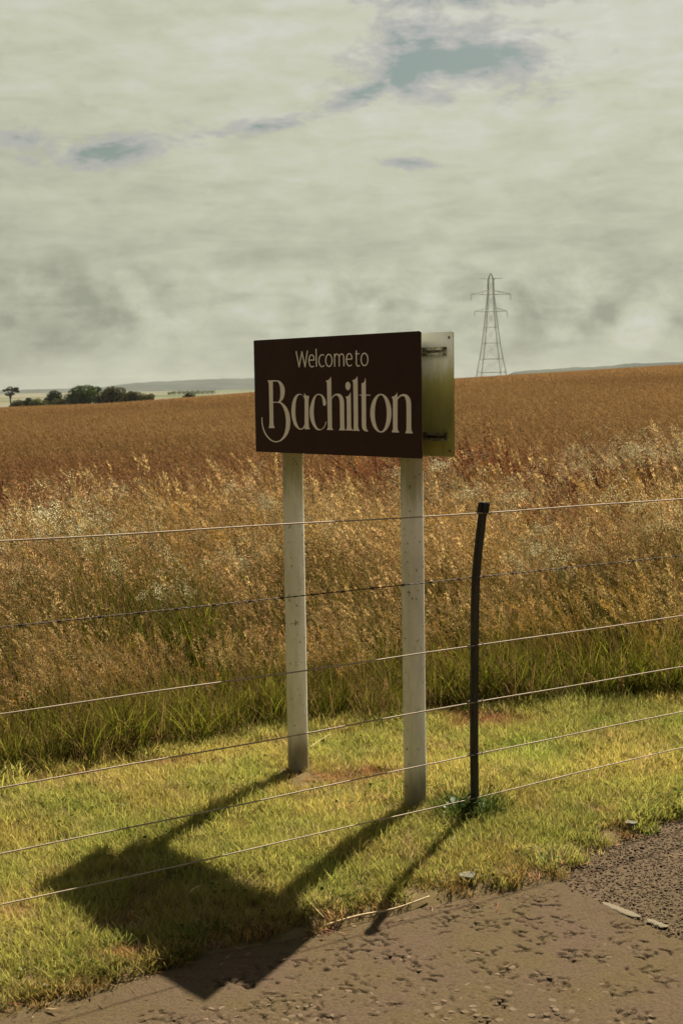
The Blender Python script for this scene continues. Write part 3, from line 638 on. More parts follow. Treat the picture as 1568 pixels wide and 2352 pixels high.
leafy_m, t, b = material('tree_leaves', .7, .25)
at = t.new('ShaderNodeAttribute'); at.attribute_name = 'col'
df = t.new('ShaderNodeBsdfDiffuse'); tr = t.new('ShaderNodeBsdfTranslucent'); mx_ = t.new('ShaderNodeMixShader'); mx_.inputs[0].default_value = .35
for q in (df, tr): t.l.new(at.outputs['Color'], q.inputs['Color'])
t.l.new(df.outputs[0], mx_.inputs[1]); t.l.new(tr.outputs[0], mx_.inputs[2]); t.l.new(mx_.outputs[0], t.n['Material Output'].inputs[0])
bark_m, t, b = material('bark', .9, .1); b.inputs['Base Color'].default_value = (.05, .04, .03, 1)
def colour_attr(me, cols):
    a = me.color_attributes.new('col', 'FLOAT_COLOR', 'POINT'); arr = np.ones((len(me.vertices), 4), np.float32); arr[:, :3] = cols; a.data.foreach_set('color', arr.ravel())
def tree(name, label, cat, pxc, top, wd, dist, colr, seed, shape='round', group=None):
    rg = np.random.default_rng(seed); s = dist / F_PX
    x = (pxc - 784) * s; zt = EYE + (885 - (top + (pxc - 784) * .0157)) * s; zb = float(terrain(x, dist)); H = zt - zb; R = wd * s / 2 * (1.15 if shape == 'flat' else 1.4)
    root = empty(name, (x, dist, zb)); tag(root, label, cat, group)
    bm = bmesh.new(); fork = H * (.3 if shape == 'round' else .55)
    tube(bm, [(0, 0, -.3), (.05 * R, 0, fork * .5), (0, .05 * R, fork), (.1 * R, 0, H * .75)], [H * .035, H * .028, H * .022, H * .008], 7)
    for k in range(6):
        a = k * 1.05 + rg.uniform(-.3, .3); z0 = fork * rg.uniform(.8, 1.3); tube(bm, [(0, 0, z0), (R * .35 * cos(a), R * .35 * sin(a), z0 + (H - z0) * .45), (R * .7 * cos(a), R * .7 * sin(a), z0 + (H - z0) * .75)], [H * .014, H * .009, H * .004], 5)
    link('trunk', bm_mesh('trunk', bm, True), bark_m, root)
    V = []; Fc = []; Cc = []
    if shape == 'flat': blobs = [(rg.uniform(-.75, .75), rg.uniform(-.5, .5), rg.uniform(.66, .93), rg.uniform(.22, .36), .55) for _ in range(9)] + [(0, 0, .88, .4, .5)]
    else:
        blobs = [(rg.uniform(-.62, .62), rg.uniform(-.5, .5), rg.uniform(.45, .84), rg.uniform(.26, .46), .7) for _ in range(18)] + [(rg.uniform(-.25, .25), 0, .82, .36, .8), (-.6, 0, .52, .44, .9), (.6, 0, .52, .44, .9), (0, 0, .5, .5, .8), (-.3, -.3, .6, .5, .8), (.3, -.3, .6, .5, .8)]
    for bx, by, bz, br, fl in blobs:
        tone = rg.uniform(.6, 1.35); cc = np.array([bx * R, by * R, bz * H]); rr = br * R
        n = int(90 + 160 * br)
        for _ in range(n):
            d = rg.normal(size=3); d /= np.linalg.norm(d); k = rg.uniform(.55, 1.04) ** .6
            p = cc + d * rr * k * np.array([1, 1, fl]); p[2] = min(max(p[2], .15), H)
            ls = R * rg.uniform(.035, .085); u_ = rg.normal(size=3); u_ /= np.linalg.norm(u_); v_ = np.cross(u_, rg.normal(size=3)); v_ /= np.linalg.norm(v_)
            i = len(V); V += [p - u_ * ls, p + v_ * ls * .7, p + u_ * ls, p - v_ * ls * .7]; Fc.append((i, i + 1, i + 2, i + 3))
            cl = np.array(colr) * tone * rg.uniform(.7, 1.3); Cc += [cl] * 4
    me = mesh('crown', V, Fc); colour_attr(me, np.array(Cc)); link('crown', me, leafy_m, root)
DG, MG, BG, OL = (.018, .027, .009), (.044, .064, .013), (.056, .050, .016), (.070, .074, .020)
for i, (lab, px, top, wd, dist, c, sh) in enumerate((
    ('lone dark tree with a flat windswept crown apart from the copse', 31, 884, 34, 470, DG, 'flat'),
    ('low brown green bush at the open end of the copse', 46, 915, 26, 415, BG, 'round'),
    ('small dark pointed bush among the low copse bushes', 70, 910, 25, 418, DG, 'round'),
    ('wide low olive bush in front of the dark copse tree', 98, 914, 36, 414, OL, 'round'),
    ('dark tree standing up behind low olive bushes', 129, 893, 34, 428, DG, 'round'),
    ('low yellowish bush between the dark tree and the tall copse', 146, 914, 32, 415, BG, 'round'),
    ('mid height green bush against the tallest copse tree', 170, 902, 28, 420, MG, 'round'),
    ('tallest bright topped dark green tree of the copse', 208, 884, 58, 424, MG, 'round'),
    ('broad brownish domed tree of the copse', 266, 886, 56, 424, BG, 'round'),
    ('mid sized olive tree beside the broad brownish tree', 307, 895, 40, 420, BG, 'round'),
    ('pale olive bush ending the copse on the field crest', 340, 901, 34, 418, OL, 'round'),
    ('small dark bush alone on the crest near the sign', 441, 898, 24, 460, DG, 'round'))):
    tree('copse_tree' if i not in (1, 2, 3, 5, 6, 10, 11) else 'copse_bush', lab, 'tree' if i not in (1, 2, 3, 5, 6, 10, 11) else 'bush', px, top, wd, dist, c, 100 + i, sh, 'trees and bushes on the field crest')
# hedges and roadside clumps far beyond
def far_hedge(label, px0, px1, dist, hgt, colr, seed):
    rg = np.random.default_rng(seed); s = dist / F_PX; V = []; Fc = []; Cc = []; x0, x1 = (px0 - 784) * s, (px1 - 784) * s
    for _ in range(int((x1 - x0) * 12)):
        x = rg.uniform(x0, x1); h = hgt * (.55 + .7 * float(N1(x, seed, .12, 2))); p = np.array([x, dist + rg.uniform(-2, 2), 0.0]); zb = float(terrain(x, dist)); p[2] = zb + h * rg.random() ** .7
        ls = hgt * .16; u_ = rg.normal(size=3); u_ /= np.linalg.norm(u_); v_ = np.cross(u_, rg.normal(size=3)); v_ /= np.linalg.norm(v_)
        i = len(V); V += [p - u_ * ls, p + v_ * ls, p + u_ * ls, p - v_ * ls]; Fc.append((i, i + 1, i + 2, i + 3)); cl = np.array(colr) * rg.uniform(.6, 1.4); Cc += [cl] * 4
    me = mesh('far_hedge', V, Fc); colour_attr(me, np.array(Cc)); tag(link('far_hedge', me, leafy_m), label, 'hedge')
far_hedge('grey green far hedge in the pale fields behind the small bush', 392, 500, 1400, 3.6, MG, 5)

# ------------------------------------------------------------------ grass
def grass_mat(name, trans, gloss):
    gm = bpy.data.materials.new(name); gm.use_nodes = True; t = NT(gm.node_tree); t.n.remove(t.n['Principled BSDF'])
    a1 = t.new('ShaderNodeAttribute'); a1.attribute_name = 'col'
    a2 = t.new('ShaderNodeAttribute'); a2.attribute_name = 'tint'; a2.attribute_type = 'INSTANCER'
    gc = t.mix(1.0, a1.outputs['Color'], a2.outputs['Color'], 'MULTIPLY')
    df = t.new('ShaderNodeBsdfDiffuse'); tr = t.new('ShaderNodeBsdfTranslucent'); gl = t.new('ShaderNodeBsdfGlossy'); gl.inputs['Roughness'].default_value = .4
    t.l.new(gc, df.inputs['Color']); t.l.new(gc, tr.inputs['Color']); gl.inputs['Color'].default_value = (.9, .8, .6, 1)
    m1 = t.new('ShaderNodeMixShader'); m1.inputs[0].default_value = trans; t.l.new(df.outputs[0], m1.inputs[1]); t.l.new(tr.outputs[0], m1.inputs[2])
    m2 = t.new('ShaderNodeMixShader'); m2.inputs[0].default_value = gloss; t.l.new(m1.outputs[0], m2.inputs[1]); t.l.new(gl.outputs[0], m2.inputs[2])
    t.l.new(m2.outputs[0], t.n['Material Output'].inputs[0]); return gm
turf_m, tall_m = grass_mat('mown_grass', .45, .004), grass_mat('tall_grass', .40, .004)

class Tuft:
    def __init__(s, seed): s.v = []; s.f = []; s.c = []; s.g = np.random.default_rng(seed)
    def ribbon(s, pts, wds, cols, side):
        i0 = len(s.v); n = len(pts)
        for p, w_, c in zip(pts, wds, cols):
            s.v += [p - side * w_ / 2, p + side * w_ / 2]; s.c += [c, c]
        for k in range(n - 1): a = i0 + 2 * k; s.f.append((a, a + 1, a + 3, a + 2))
    def blade(s, base, az, L, wd, lean, droop, c0, c1, segs=4):
        d = np.array([cos(az), sin(az), 0]); sa = az + pi / 2 + s.g.uniform(-.9, .9); side = np.array([cos(sa), sin(sa), 0]); P = []; W = []; C = []
        for k in range(segs + 1):
            q = k / segs; h = lean * q + droop * q * q; up = q * (1 - .35 * droop * q)
            P.append(np.array(base) + d * (h * L) + np.array([0, 0, up * L])); W.append(wd * (1 - q ** 1.8) + .0003); C.append(np.array(c0) * (1 - q) + np.array(c1) * q)
        s.ribbon(P, W, C, side)
    def fleck(s, p, d, L, wd, c):
        r = s.g.normal(size=3); side = np.cross(d, r); side /= np.linalg.norm(side) + 1e-9; i = len(s.v)
        s.v += [p, p + d * L * .5 - side * wd / 2, p + d * L, p + d * L * .5 + side * wd / 2]; s.c += [c] * 4; s.f.append((i, i + 1, i + 2, i + 3))
    def stem(s, base, az, L, lean, droop, wd, cs0, cs1, head, hl, ch, n):
        d = np.array([cos(az), sin(az), 0]); sa = s.g.uniform(0, pi); side = np.array([cos(sa), sin(sa), 0]); P = []
        for k in range(6):
            q = k / 5; P.append(np.array(base) + d * ((lean * q + droop * q ** 3) * L) + np.array([0, 0, q * (1 - .25 * droop * q * q) * L]))
        s.ribbon(P, [wd * (1 - .5 * k / 5) for k in range(6)], [np.array(cs0) * (1 - k / 5) + np.array(cs1) * k / 5 for k in range(6)], side)
        ax = P[-1] - P[-2]; ax /= np.linalg.norm(ax); a0 = P[-1] - ax * hl * .75
        for k in range(n):
            q = s.g.random(); r = s.g.normal(size=3); r -= ax * r.dot(ax); r /= np.linalg.norm(r)
            c = np.array(ch) * s.g.uniform(.75, 1.25)
            if head == 'open': rad = hl * .22 * (1 - q) ** .8 * s.g.random() ** .5; p = a0 + ax * hl * q + r * rad; dd = ax * .7 + r * .5; s.fleck(p, dd / np.linalg.norm(dd), s.g.uniform(.012, .024), s.g.uniform(.0036, .0060), c)
            elif head == 'dense': p = a0 + ax * hl * q + r * .0025; dd = ax * .85 + r * .45; s.fleck(p, dd / np.linalg.norm(dd), s.g.uniform(.014, .026), s.g.uniform(.0045, .0070), c)
            elif head == 'froth': rad = hl * .5 * s.g.random() ** .5; p = a0 + ax * hl * (.4 + .6 * q) + r * rad; dd = s.g.normal(size=3); s.fleck(p, dd / np.linalg.norm(dd), s.g.uniform(.005, .009), s.g.uniform(.004, .006), c)
    def obj(s, name, coll, mat):
        me = mesh(name, s.v, s.f); colour_attr(me, np.array(s.c)); me.materials.append(mat); o = bpy.data.objects.new(name, me); coll.objects.link(o); return o
GREEN, LIME, OLIVE, STRAW, DRY = (.062, .075, .012), (.17, .175, .026), (.09, .086, .018), (.21, .135, .052), (.24, .150, .066)
PINK, BUFF, CREAM, RED, GOLD = (.36, .215, .098), (.36, .255, .108), (.40, .375, .23), (.135, .055, .028), (.29, .170, .045)
LEAN = pi * .97                                                   # the wind has laid the heads over this way

turf = bpy.data.collections.new('turf_kinds'); NT_ = 8
for k in range(NT_):
    T = Tuft(200 + k); g = T.g
    for _ in range(52):
        r = .045 * sqrt(g.random()); a = g.uniform(0, 2 * pi); base = (r * cos(a), r * sin(a), -.008)
        dry = g.random() < .12
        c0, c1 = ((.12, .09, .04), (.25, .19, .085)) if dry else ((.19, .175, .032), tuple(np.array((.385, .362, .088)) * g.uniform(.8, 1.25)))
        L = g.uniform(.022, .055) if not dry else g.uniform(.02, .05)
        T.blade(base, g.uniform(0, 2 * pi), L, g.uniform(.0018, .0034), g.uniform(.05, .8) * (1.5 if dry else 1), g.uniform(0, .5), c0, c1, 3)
    if k in (5, 6):
        for _ in range(9):                                        # clover-like leaves low in the turf
            r = .05 * sqrt(g.random()); a = g.uniform(0, 6.28); p = np.array([r * cos(a), r * sin(a), g.uniform(.012, .032)]); s_ = g.uniform(.004, .007); n_ = g.normal(size=3) * .35 + np.array([0, 0, 1]); u_ = np.cross(n_, [1, 0, 0]); u_ /= np.linalg.norm(u_); v_ = np.cross(n_, u_); v_ /= np.linalg.norm(v_)
            i = len(T.v); T.v += [p + (u_ * cos(q) + v_ * sin(q)) * s_ for q in np.arange(6) * pi / 3]; T.c += [np.array((.075, .095, .015)) * g.uniform(.7, 1.2)] * 6; T.f.append(tuple(range(i, i + 6)))
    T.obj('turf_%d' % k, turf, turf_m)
tall = bpy.data.collections.new('tall_kinds')
def leafy(T, n, R, l0, l1, dryp, wd=(.0040, .0085)):
    g = T.g
    for _ in range(n):
        r = R * sqrt(g.random()); a = g.uniform(0, 2 * pi); dry = g.random() < dryp
        c0, c1 = (np.array((.20, .12, .05)), np.array(DRY) * g.uniform(.6, 1.2)) if dry else (np.array(GREEN) * g.uniform(.25, .9), np.array((.31, .305, .034)) * g.uniform(.15, 1.35))  # green blade feet darkened in colour to stand for shade inside the grass
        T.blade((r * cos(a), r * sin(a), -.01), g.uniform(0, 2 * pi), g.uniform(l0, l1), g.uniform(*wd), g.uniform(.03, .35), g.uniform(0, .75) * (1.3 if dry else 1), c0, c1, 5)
def stems(T, n, R, l0, l1, head, hl, ch, nf, c0=GREEN, c1=STRAW):
    g = T.g
    for _ in range(n):
        r = R * sqrt(g.random()); a = g.uniform(0, 2 * pi); k = g.uniform(.8, 1.2)
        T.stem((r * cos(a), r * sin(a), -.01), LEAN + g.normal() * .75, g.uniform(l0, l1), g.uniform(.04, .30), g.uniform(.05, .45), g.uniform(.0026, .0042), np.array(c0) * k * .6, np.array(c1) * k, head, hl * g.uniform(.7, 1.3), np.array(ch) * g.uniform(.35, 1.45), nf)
KIND = []
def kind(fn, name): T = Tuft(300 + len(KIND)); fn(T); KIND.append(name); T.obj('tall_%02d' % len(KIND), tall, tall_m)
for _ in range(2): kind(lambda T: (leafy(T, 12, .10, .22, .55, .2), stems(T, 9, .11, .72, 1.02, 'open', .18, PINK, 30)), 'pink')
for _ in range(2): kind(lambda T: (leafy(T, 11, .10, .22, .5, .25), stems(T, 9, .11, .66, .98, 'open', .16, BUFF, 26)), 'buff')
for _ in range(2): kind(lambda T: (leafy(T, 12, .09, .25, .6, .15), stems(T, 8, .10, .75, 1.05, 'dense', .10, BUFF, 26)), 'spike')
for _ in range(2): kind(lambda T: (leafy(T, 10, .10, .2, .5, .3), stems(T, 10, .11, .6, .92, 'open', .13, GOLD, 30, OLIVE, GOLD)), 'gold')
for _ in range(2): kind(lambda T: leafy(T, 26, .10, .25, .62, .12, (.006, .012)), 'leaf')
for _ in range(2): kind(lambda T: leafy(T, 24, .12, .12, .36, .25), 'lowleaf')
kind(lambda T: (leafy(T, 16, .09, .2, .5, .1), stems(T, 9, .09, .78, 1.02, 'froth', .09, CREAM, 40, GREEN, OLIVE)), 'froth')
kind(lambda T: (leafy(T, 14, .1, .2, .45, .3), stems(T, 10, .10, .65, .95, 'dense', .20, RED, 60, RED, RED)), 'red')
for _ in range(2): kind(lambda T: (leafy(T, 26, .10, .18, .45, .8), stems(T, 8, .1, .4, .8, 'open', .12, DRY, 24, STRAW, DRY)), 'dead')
crop = bpy.data.collections.new('crop_kinds')
for k in range(4):
    T = Tuft(400 + k)
    stems(T, 40, .22, .70, .90, 'dense', .10, (.20, .118, .048), 10, OLIVE, (.178, .106, .044)); leafy(T, 14, .2, .3, .6, .7); T.obj('crop_%d' % k, crop, tall_m)
cropf = bpy.data.collections.new('far_crop_kinds')
for k in range(3):
    T = Tuft(420 + k); g = T.g
    for _ in range(240):
        x, y = g.uniform(-.85, .85, 2); h = g.uniform(.70, .90); c = np.array((.19, .110, .046)) * g.uniform(.75, 1.2)
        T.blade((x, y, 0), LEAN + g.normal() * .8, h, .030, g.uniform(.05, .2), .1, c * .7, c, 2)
        dd = g.normal(size=3) * .5 + np.array([-.3, 0, .6]); T.fleck(np.array([x - .1, y, h * .95]), dd / np.linalg.norm(dd), .09, .022, c * 1.1)
    T.obj('far_crop_%d' % k, cropf, tall_m)

def scatter(name, label, coll, P, rot, scl, kid, tint):
    me = bpy.data.meshes.new(name); n = len(P); me.vertices.add(n); me.vertices.foreach_set('co', np.asarray(P, np.float32).ravel())
    for an, ty, arr in (('rot', 'FLOAT_VECTOR', rot), ('scl', 'FLOAT', scl), ('kid', 'INT', kid)):
        a = me.attributes.new(an, ty, 'POINT'); a.data.foreach_set('vector' if ty == 'FLOAT_VECTOR' else 'value', np.asarray(arr, np.int32 if ty == 'INT' else np.float32).ravel())
    a = me.attributes.new('tint', 'FLOAT_COLOR', 'POINT'); tt = np.ones((n, 4), np.float32); tt[:, :3] = tint; a.data.foreach_set('color', tt.ravel())
    o = link(name, me); tag(o, label, None, None, 'stuff')
    ng = bpy.data.node_groups.new(name, 'GeometryNodeTree')
    ng.interface.new_socket('Geometry', in_out='INPUT', socket_type='NodeSocketGeometry'); ng.interface.new_socket('Geometry', in_out='OUTPUT', socket_type='NodeSocketGeometry')
    N = ng.nodes; L = ng.links; gi = N.new('NodeGroupInput'); go = N.new('NodeGroupOutput')
    ci = N.new('GeometryNodeCollectionInfo'); ci.inputs['Collection'].default_value = coll; ci.inputs['Separate Children'].default_value = True; ci.inputs['Reset Children'].default_value = True
    ip = N.new('GeometryNodeInstanceOnPoints'); ip.inputs['Pick Instance'].default_value = True
    def attr(nm, ty): q = N.new('GeometryNodeInputNamedAttribute'); q.data_type = ty; q.inputs['Name'].default_value = nm; return [x for x in q.outputs if x.enabled][0]
    L.new(gi.outputs[0], ip.inputs['Points']); L.new(ci.outputs[0], ip.inputs['Instance']); L.new(attr('kid', 'INT'), ip.inputs['Instance Index'])
    L.new(attr('rot', 'FLOAT_VECTOR'), ip.inputs['Rotation']); L.new(attr('scl', 'FLOAT'), ip.inputs['Scale']); L.new(ip.outputs[0], go.inputs[0])
    md = o.modifiers.new('scatter', 'NODES'); md.node_group = ng
    return o
rg = np.random.default_rng(77)
def field(n, x0, x1, y0, y1): return rg.uniform(x0, x1, n), rg.uniform(y0, y1, n)
# --- mown verge
X, Y = field(52000, -3.6, 4.2, 1.4, 9.0)
e, tl = edge_y(X), tall_y(X)
jit = (N1(X, Y, 7., 3) - .5) * .20
k = (Y > e + jit * .5 - .015) & (Y < tl + .05 + jit); X, Y = X[k], Y[k]; e, tl = e[k], tl[k]
thin = rg.random(len(X)) < np.clip(.55 + (Y - e) * 5, 0, 1) ; X, Y, e, tl = X[thin], Y[thin], e[thin], tl[thin]
n = len(X); print('turf', n)
base = N2(X, Y, 1.7, 3); dryn = N3(X, Y, 2.6, 3)
tint = np.ones((n, 3)); tint *= (1.0 + (base - .5)[:, None] * .7)
tint = tint * np.where((dryn > .60)[:, None], (1.12, 1.0, 1.1), (1, 1, 1)); tint = tint * np.where((dryn < .36)[:, None], (.86, .96, .85), (1, 1, 1))
dry = np.zeros(n)
for q, r in (((735, 1790), .13), ((860, 1785), .12), ((700, 1808), .10), ((1120, 1662), .17), ((1060, 1648), .10), ((385, 1755), .10), ((60, 1792), .10), ((180, 1785), .07), ((550, 1905), .035), ((300, 2110), .07), ((250, 2130), .06), ((300, 2190), .07), ((1170, 1980), .04), ((1380, 1870), .05), ((960, 1640), .12), ((60, 2090), .06), ((800, 1800), .09)):
    p = ground(*q); dd = np.hypot((X - p[0]) / 1.5, Y - p[1]) / r; dry = np.maximum(dry, sstep(1.1, .45, dd + (N1(X, Y, 14., 2) - .5) * .7))
edgeb = sstep(.16, .0, Y - e) * (N2(X, Y, 6., 2) > .45); dry = np.maximum(dry, edgeb * .8)
dry = dry[:, None]; tint = tint * (1 - dry) + dry * np.array((1.05, .66, 1.05)) * (.75 + .5 * rg.random((n, 1)))
scl = rg.uniform(.62, 1.38, n) * (1 - .45 * dry[:, 0]) * (1 + .45 * sstep(.62, .75, N1(X, Y, 2.1, 2)))
foot = np.zeros(n); low = np.zeros(n)
for q in (ground(683, 1768), ground(953, 1852)): low = np.maximum(low, sstep(.20, .07, np.hypot(X - q[0], (Y - q[1] + .05) * .8)))
q = ground(1075, 1868); foot = sstep(.13, .04, np.hypot(X - q[0], Y - q[1]))
odd = rg.random(n); tint = tint * np.where((odd < .07)[:, None], (1.15, 1.0, 1.7), (1, 1, 1)) * np.where((odd > .90)[:, None], (.62, .78, .70), (1, 1, 1)); tint *= (.82 + .36 * rg.random((n, 1)))
scl *= (1 + .35 * foot) * (1 - .42 * low); scl *= 1 + .5 * sstep(-.25, .1, Y - tl)
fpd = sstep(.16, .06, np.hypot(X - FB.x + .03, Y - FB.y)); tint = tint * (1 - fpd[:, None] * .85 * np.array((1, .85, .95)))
kid = rg.integers(0, 5, n); kid = np.where(rg.random(n) < np.clip(.75 - (Y - e) * 3, .06, 1), rg.integers(5, 7, n), kid)
rot = np.stack([rg.uniform(-.12, .12, n), rg.uniform(-.12, .12, n), rg.uniform(0, 6.28, n)], -1)
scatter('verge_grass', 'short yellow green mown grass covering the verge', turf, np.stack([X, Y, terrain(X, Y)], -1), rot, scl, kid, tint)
# --- tall rough grass
def names(*ns): return np.array([i for i, q in enumerate(KIND) if q in ns])
X, Y = field(20000, -6.5, 8.5, 3.5, 16.5)
xa = rg.uniform(-3.2, 3.8, 900); X = np.concatenate([X, xa]); Y = np.concatenate([Y, tall_y(xa) + .05 + .5 * rg.random(900)])
q = Y - tall_y(X) - (N1(X, Y, 3.5, 2) - .5) * .25
far_lim = 13.2 + (N2(X, Y, .5, 2) - .5) * 3 + .15 * X
k = (q > 0) & (Y < far_lim) & (np.abs(X) < .30 * Y + 1.6); k &= rg.random(len(X)) < np.where(Y < 9.5, 1, .75) * (.35 + .65 * sstep(.36, .50, N2(X, Y, 2.3, 2))); X, Y, q = X[k], Y[k], q[k]; n = len(X); print('tall', n)
sp1, sp2, sp3 = N1(X, Y, .9, 3), N2(X, Y, 1.3, 3), N3(X, Y, .6, 2)
kid = np.empty(n, int)
for i in range(n):
    if q[i] < .14: o = names('lowleaf', 'leaf', 'dead')
    elif q[i] < 1.1: o = names('leaf', 'leaf', 'lowleaf') if rg.random() < .72 - .35 * q[i] else names('gold', 'buff', 'pink', 'spike')
    else:
        u_ = rg.random()
        if u_ < .10: o = names('leaf')
        elif u_ < .16: o = names('dead')
        elif sp1[i] > .60: o = names('gold', 'buff')
        elif sp2[i] > .56: o = names('spike', 'pink')
        elif sp3[i] < .40: o = names('buff', 'pink')
        else: o = names('pink', 'pink', 'buff', 'spike')
    kid[i] = o[rg.integers(len(o))]
for px, py, r in ((-1.3, 8.0, .42), (-.45, 7.9, .28), (-.72, 7.25, .16), (1.08, 11.4, .5), (1.45, 10.2, .3), (2.75, 12.3, .75), (3.3, 12.8, .6), (-1.75, 7.2, .2), (1.35, 7.9, .2), (-.1, 8.9, .3), (2.0, 8.6, .22)):
    d = np.hypot(X - px, (Y - py) * .8) / r; sel = (d < 1) & (rg.random(n) < (.85 if px > 2.3 else .42)); kid[sel] = names('froth')[0]
for px, py, r in ((2.2, 10.6, .4), (1.7, 9.2, .3), (3.0, 11.0, .3), (-2.2, 10.5, .5)):
    d = np.hypot(X - px, Y - py) / r; sel = (d < 1) & (rg.random(n) < .5); kid[sel] = names('red')[0]
redband = sstep(11.0, 13.0, Y); sel = rg.random(n) < redband * .4; kid[sel] = names('red')[0]
scl = rg.uniform(.78, 1.15, n) * (.52 + .46 * sstep(0, 2.0, q)) * (1 + .22 * (sp3 - .5) * 2) * (1 + .18 * (N1(X, Y, 2.4, 2) - .5) * 2)
tint = np.ones((n, 3)) * (.65 + .65 * rg.random((n, 1))); tint *= 1 + (sp2 - .5)[:, None] * np.array((.3, .3, .3))
tint *= 1 + sstep(.6, 1.4, X / np.maximum(Y, 1) * 5)[:, None] * np.array((.05, .12, -.05)) * sstep(1.5, 0, q)[:, None]
tint *= 1 - redband[:, None] * np.array((.05, .22, .25))
rot = np.stack([rg.normal(0, .07, n), rg.normal(0, .07, n) - .02, rg.normal(0, .5, n)], -1)
scatter('tall_grass', 'tall seeding rough grass between the verge and the field', tall, np.stack([X, Y, terrain(X, Y)], -1), rot, scl, kid, tint)
# --- crop
X, Y = field(60000, -22, 24, 12.0, 52); lim = 13.0 + (N2(X, Y, .5, 2) - .5) * 3 + .15 * X
k = (Y > lim) & (np.abs(X) < .28 * Y + 3); X, Y = X[k], Y[k]; n = len(X); print('crop', n)
tn = N1(X, Y * .35, .35, 3); redb = sstep(19, 14, Y)
tint = np.ones((n, 3)) * (.78 + .45 * tn[:, None]) * (.9 + .2 * rg.random((n, 1))); tint *= 1 + redb[:, None] * np.array((-.08, -.18, -.15))
rot = np.stack([rg.normal(0, .05, n), rg.normal(0, .05, n), rg.normal(0, .4, n)], -1)
scatter('field_crop', 'reddish brown ripening crop filling the field', crop, np.stack([X, Y, terrain(X, Y)], -1), rot, rg.uniform(.92, 1.06, n), rg.integers(0, 4, n), tint)
X, Y = field(46000, -62, 66, 48, 175); k = (np.abs(X) < .29 * Y + 8); X, Y = X[k], Y[k]; n = len(X); print('farcrop', n)
tram = np.abs(((X * .82 - Y * .57) / 12.0) % 1 - .5) < .028
tn = N1(X, Y * .35, .12, 3); tint = np.ones((n, 3)) * (.82 + .36 * tn[:, None]); tint *= np.where(tram[:, None], (1.4, 1.5, 1.45), (1, 1, 1))
rot = np.stack([np.zeros(n), np.zeros(n), rg.normal(0, .4, n)], -1)
scatter('far_field_crop', 'reddish brown crop on the far rise of the field', cropf, np.stack([X, Y, terrain(X, Y)], -1), rot, rg.uniform(.95, 1.03, n) * np.where(tram, .93, 1), rg.integers(0, 3, n), tint)

# ------------------------------------------------------------------ small things on the verge
def ground_z(x, y): return float(terrain(x, y))
st_m, t, b = material('dry_stalk', .8, .2); co = objco(t); t.l.new(t.mix(t.noise(co, 60., 3), (.30, .21, .11, 1), (.48, .37, .22, 1)), b.inputs['Base Color'])
def stalk(name, label, cat, pts, r, z):
    P = [Vector(ground(*p, 0)) for p in pts]
    for i, p in enumerate(P): p.z = z + .003 * (i % 2)
    Q = [Vector(q) for q in spline([tuple(p) for p in P], 6)]; o0 = Q[0].copy(); bm = bmesh.new(); tube(bm, [q - o0 for q in Q], [r * (1 - .5 * i / len(Q)) for i in range(len(Q))], 7)
    o = link(name, bm_mesh(name, bm, True), st_m); o.location = o0; tag(o, label, cat)
stalk('dry_stalk', 'long pale dry stalk lying along the verge edge', 'stalk', [(742, 2124), (820, 2103), (905, 2084), (985, 2058)], .0042, -.004)
stalk('dry_stalk', 'short dry straw lying across turf beside the sign shadow corner', 'stalk', [(705, 2080), (722, 2100), (744, 2121)], .0028, .018)
stalk('dry_stalk', 'thin pale straw lying inside the sign shadow', 'stalk', [(436, 2082), (448, 2074), (462, 2066)], .0016, .045)
stalk('dry_stalk', 'thin straw leaning out from the foot of the farther sign post', 'stalk', [(712, 1737), (735, 1722), (758, 1706)], .0018, .04)
rock_m, t, b = material('grey_flint', .9, .05); co = objco(t); t.l.new(t.mix(t.noise(co, 18., 5, .6), (.085, .082, .064, 1), (.16, .155, .125, 1)), b.inputs['Base Color']); bump(t, b, t.noise(co, 40., 4), .4, .004)
def flat_stone(label, px, py, s, seed, hgt, tilt):
    p = ground(px, py, -.01); rr = np.random.default_rng(seed); bm = bmesh.new(); n = 9
    ang = np.sort(rr.uniform(0, 2 * pi, n)); rad = s * rr.uniform(.75, 1.1, n)
    lo = [bm.verts.new((r * cos(a) * .9, r * sin(a) * .55, -hgt / 2)) for a, r in zip(ang, rad)]
    hi = [bm.verts.new((r * cos(a), r * sin(a) * .62, hgt / 2 * rr.uniform(.6, 1.3))) for a, r in zip(ang, rad)]
    c0 = bm.verts.new((0, 0, hgt * .62)); bm.faces.new(lo[::-1])
    for k in range(n): q = (k + 1) % n; bm.faces.new((lo[k], lo[q], hi[q], hi[k])); bm.faces.new((hi[k], hi[q], c0))
    bmesh.ops.bevel(bm, geom=bm.edges[:], offset=hgt * .09, segments=1, affect='EDGES')
    o = link('flat_stone', bm_mesh('flat_stone', bm), rock_m); o.location = (p[0], p[1], ground_z(p[0], p[1]) + hgt * .5 + .010); o.rotation_euler = (tilt, .06, rr.uniform(-.3, .3)); tag(o, label, 'stone')
flat_stone('pale flat stone at the verge edge below the fence post', 1076, 2030, .036, 3, .014, .22)
flat_stone('small pale stone in thin grass beside the coarse road', 1444, 1902, .032, 9, .010, .12)
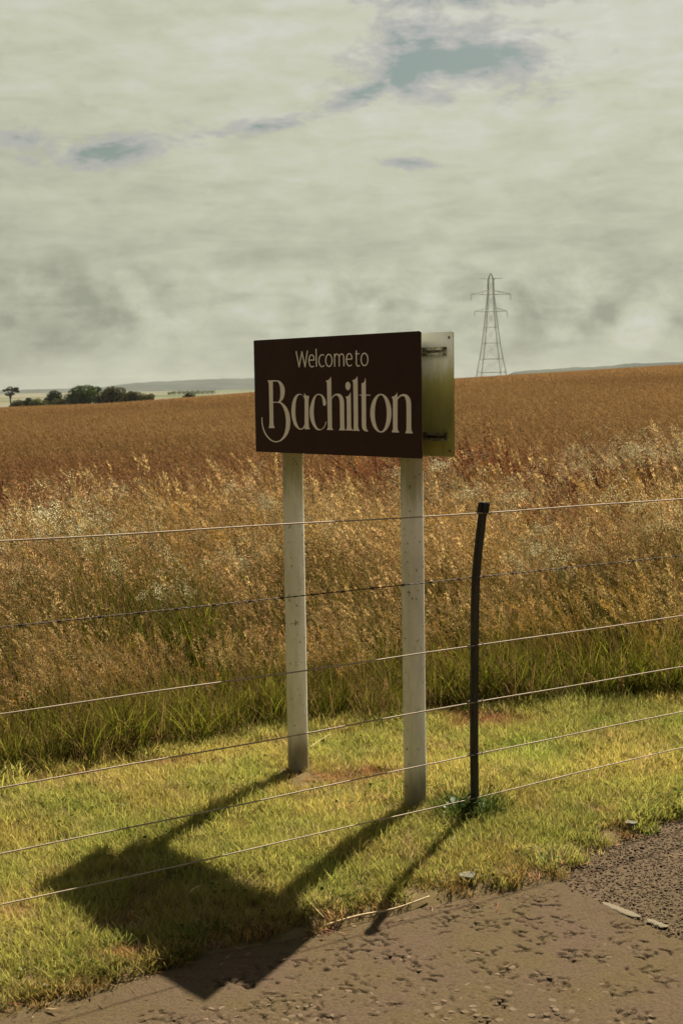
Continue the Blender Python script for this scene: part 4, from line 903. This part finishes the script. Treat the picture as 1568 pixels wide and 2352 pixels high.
# leafy weed at the foot of the fence post
leaf_m, t, b = material('dock_leaf', .5, .4); co = objco(t); t.l.new(t.mix(t.noise(co, 30., 3), (.030, .055, .016, 1), (.060, .095, .022, 1)), b.inputs['Base Color'])
V = []; Fc = []
for i in range(9):
    q = i / 8; w_ = .5 * sin(pi * min(1, q * .92 + .08)) ** .8 * (1 - .25 * q) * .5 + .01
    for k, s in enumerate((-1, 0, 1)): V.append((q, s * w_, -.35 * q * q + (0 if s == 0 else .06 + .03 * sin(q * 14 + s))))
    if i: a = 3 * i; Fc += [(a - 3, a - 2, a + 1, a), (a - 2, a - 1, a + 2, a + 1)]
leaf_me = mesh('leaf', V, Fc, True); leaf_me.materials.append(leaf_m)
weed = empty('leafy_weed', (FB.x - .055, FB.y - .035, ground_z(FB.x, FB.y))); tag(weed, 'dark green leafy weed growing at the foot of the fence post', 'weed')
rw = random.Random(8)
for k in range(17):
    o = link('leaf', leaf_me, None, weed); a = k * 2.4 + rw.uniform(-.3, .3); L = rw.uniform(.05, .11)
    o.location = (rw.uniform(-.05, .06), rw.uniform(-.03, .03), rw.uniform(.0, .015)); o.rotation_euler = (rw.uniform(-.3, .3), -rw.uniform(.45, 1.15), a); o.scale = (L, L * .95, L)
# straw and bits of dead leaf strewn along the verge edge
T = Tuft(900); g = T.g
for _ in range(900):
    x = g.uniform(-2.2, 3.0); y = edge_y(x) + g.normal() * .07 + .01; z = max(RZ, ground_z(x, y)) + .004
    if g.random() < .12: y -= abs(g.normal()) * .25; z = RZ + .007
    a = g.uniform(0, 6.28); d = np.array([cos(a), sin(a), g.uniform(-.05, .25)]); c = np.array(((.34, .25, .14), (.22, .13, .07), (.13, .08, .05), (.30, .14, .08))[g.integers(4)]) * g.uniform(.7, 1.2)
    T.fleck(np.array([x, y, z]), d, g.uniform(.012, .06), g.uniform(.0015, .005) * (2 if g.random() < .2 else 1), c)
me = mesh('straw_litter', T.v, T.f); colour_attr(me, np.array(T.c)); tag(link('straw_litter', me, leafy_m), 'dry straw and leaf scraps along the verge edge', kind='stuff')

# ------------------------------------------------------------------ haze
hz = bmesh.new(); zlo = -16.0
box(hz, (0, 0, (zlo + 56) / 2), (6150, 0, 0), (0, 6150, 0), (0, 0, (56 - zlo) / 2))
haze = link('haze', bm_mesh('haze', hz)); hm = bpy.data.materials.new('haze'); hm.use_nodes = True; t = NT(hm.node_tree); t.n.remove(t.n['Principled BSDF'])
pv = t.new('ShaderNodeVolumePrincipled'); pv.inputs['Color'].default_value = (.80, .84, .82, 1); pv.inputs['Density'].default_value = .00004; pv.inputs['Anisotropy'].default_value = .0
t.l.new(pv.outputs[0], t.n['Material Output'].inputs['Volume']); haze.data.materials.append(hm)
tag(haze, 'thin pale summer haze over the land', kind='stuff')
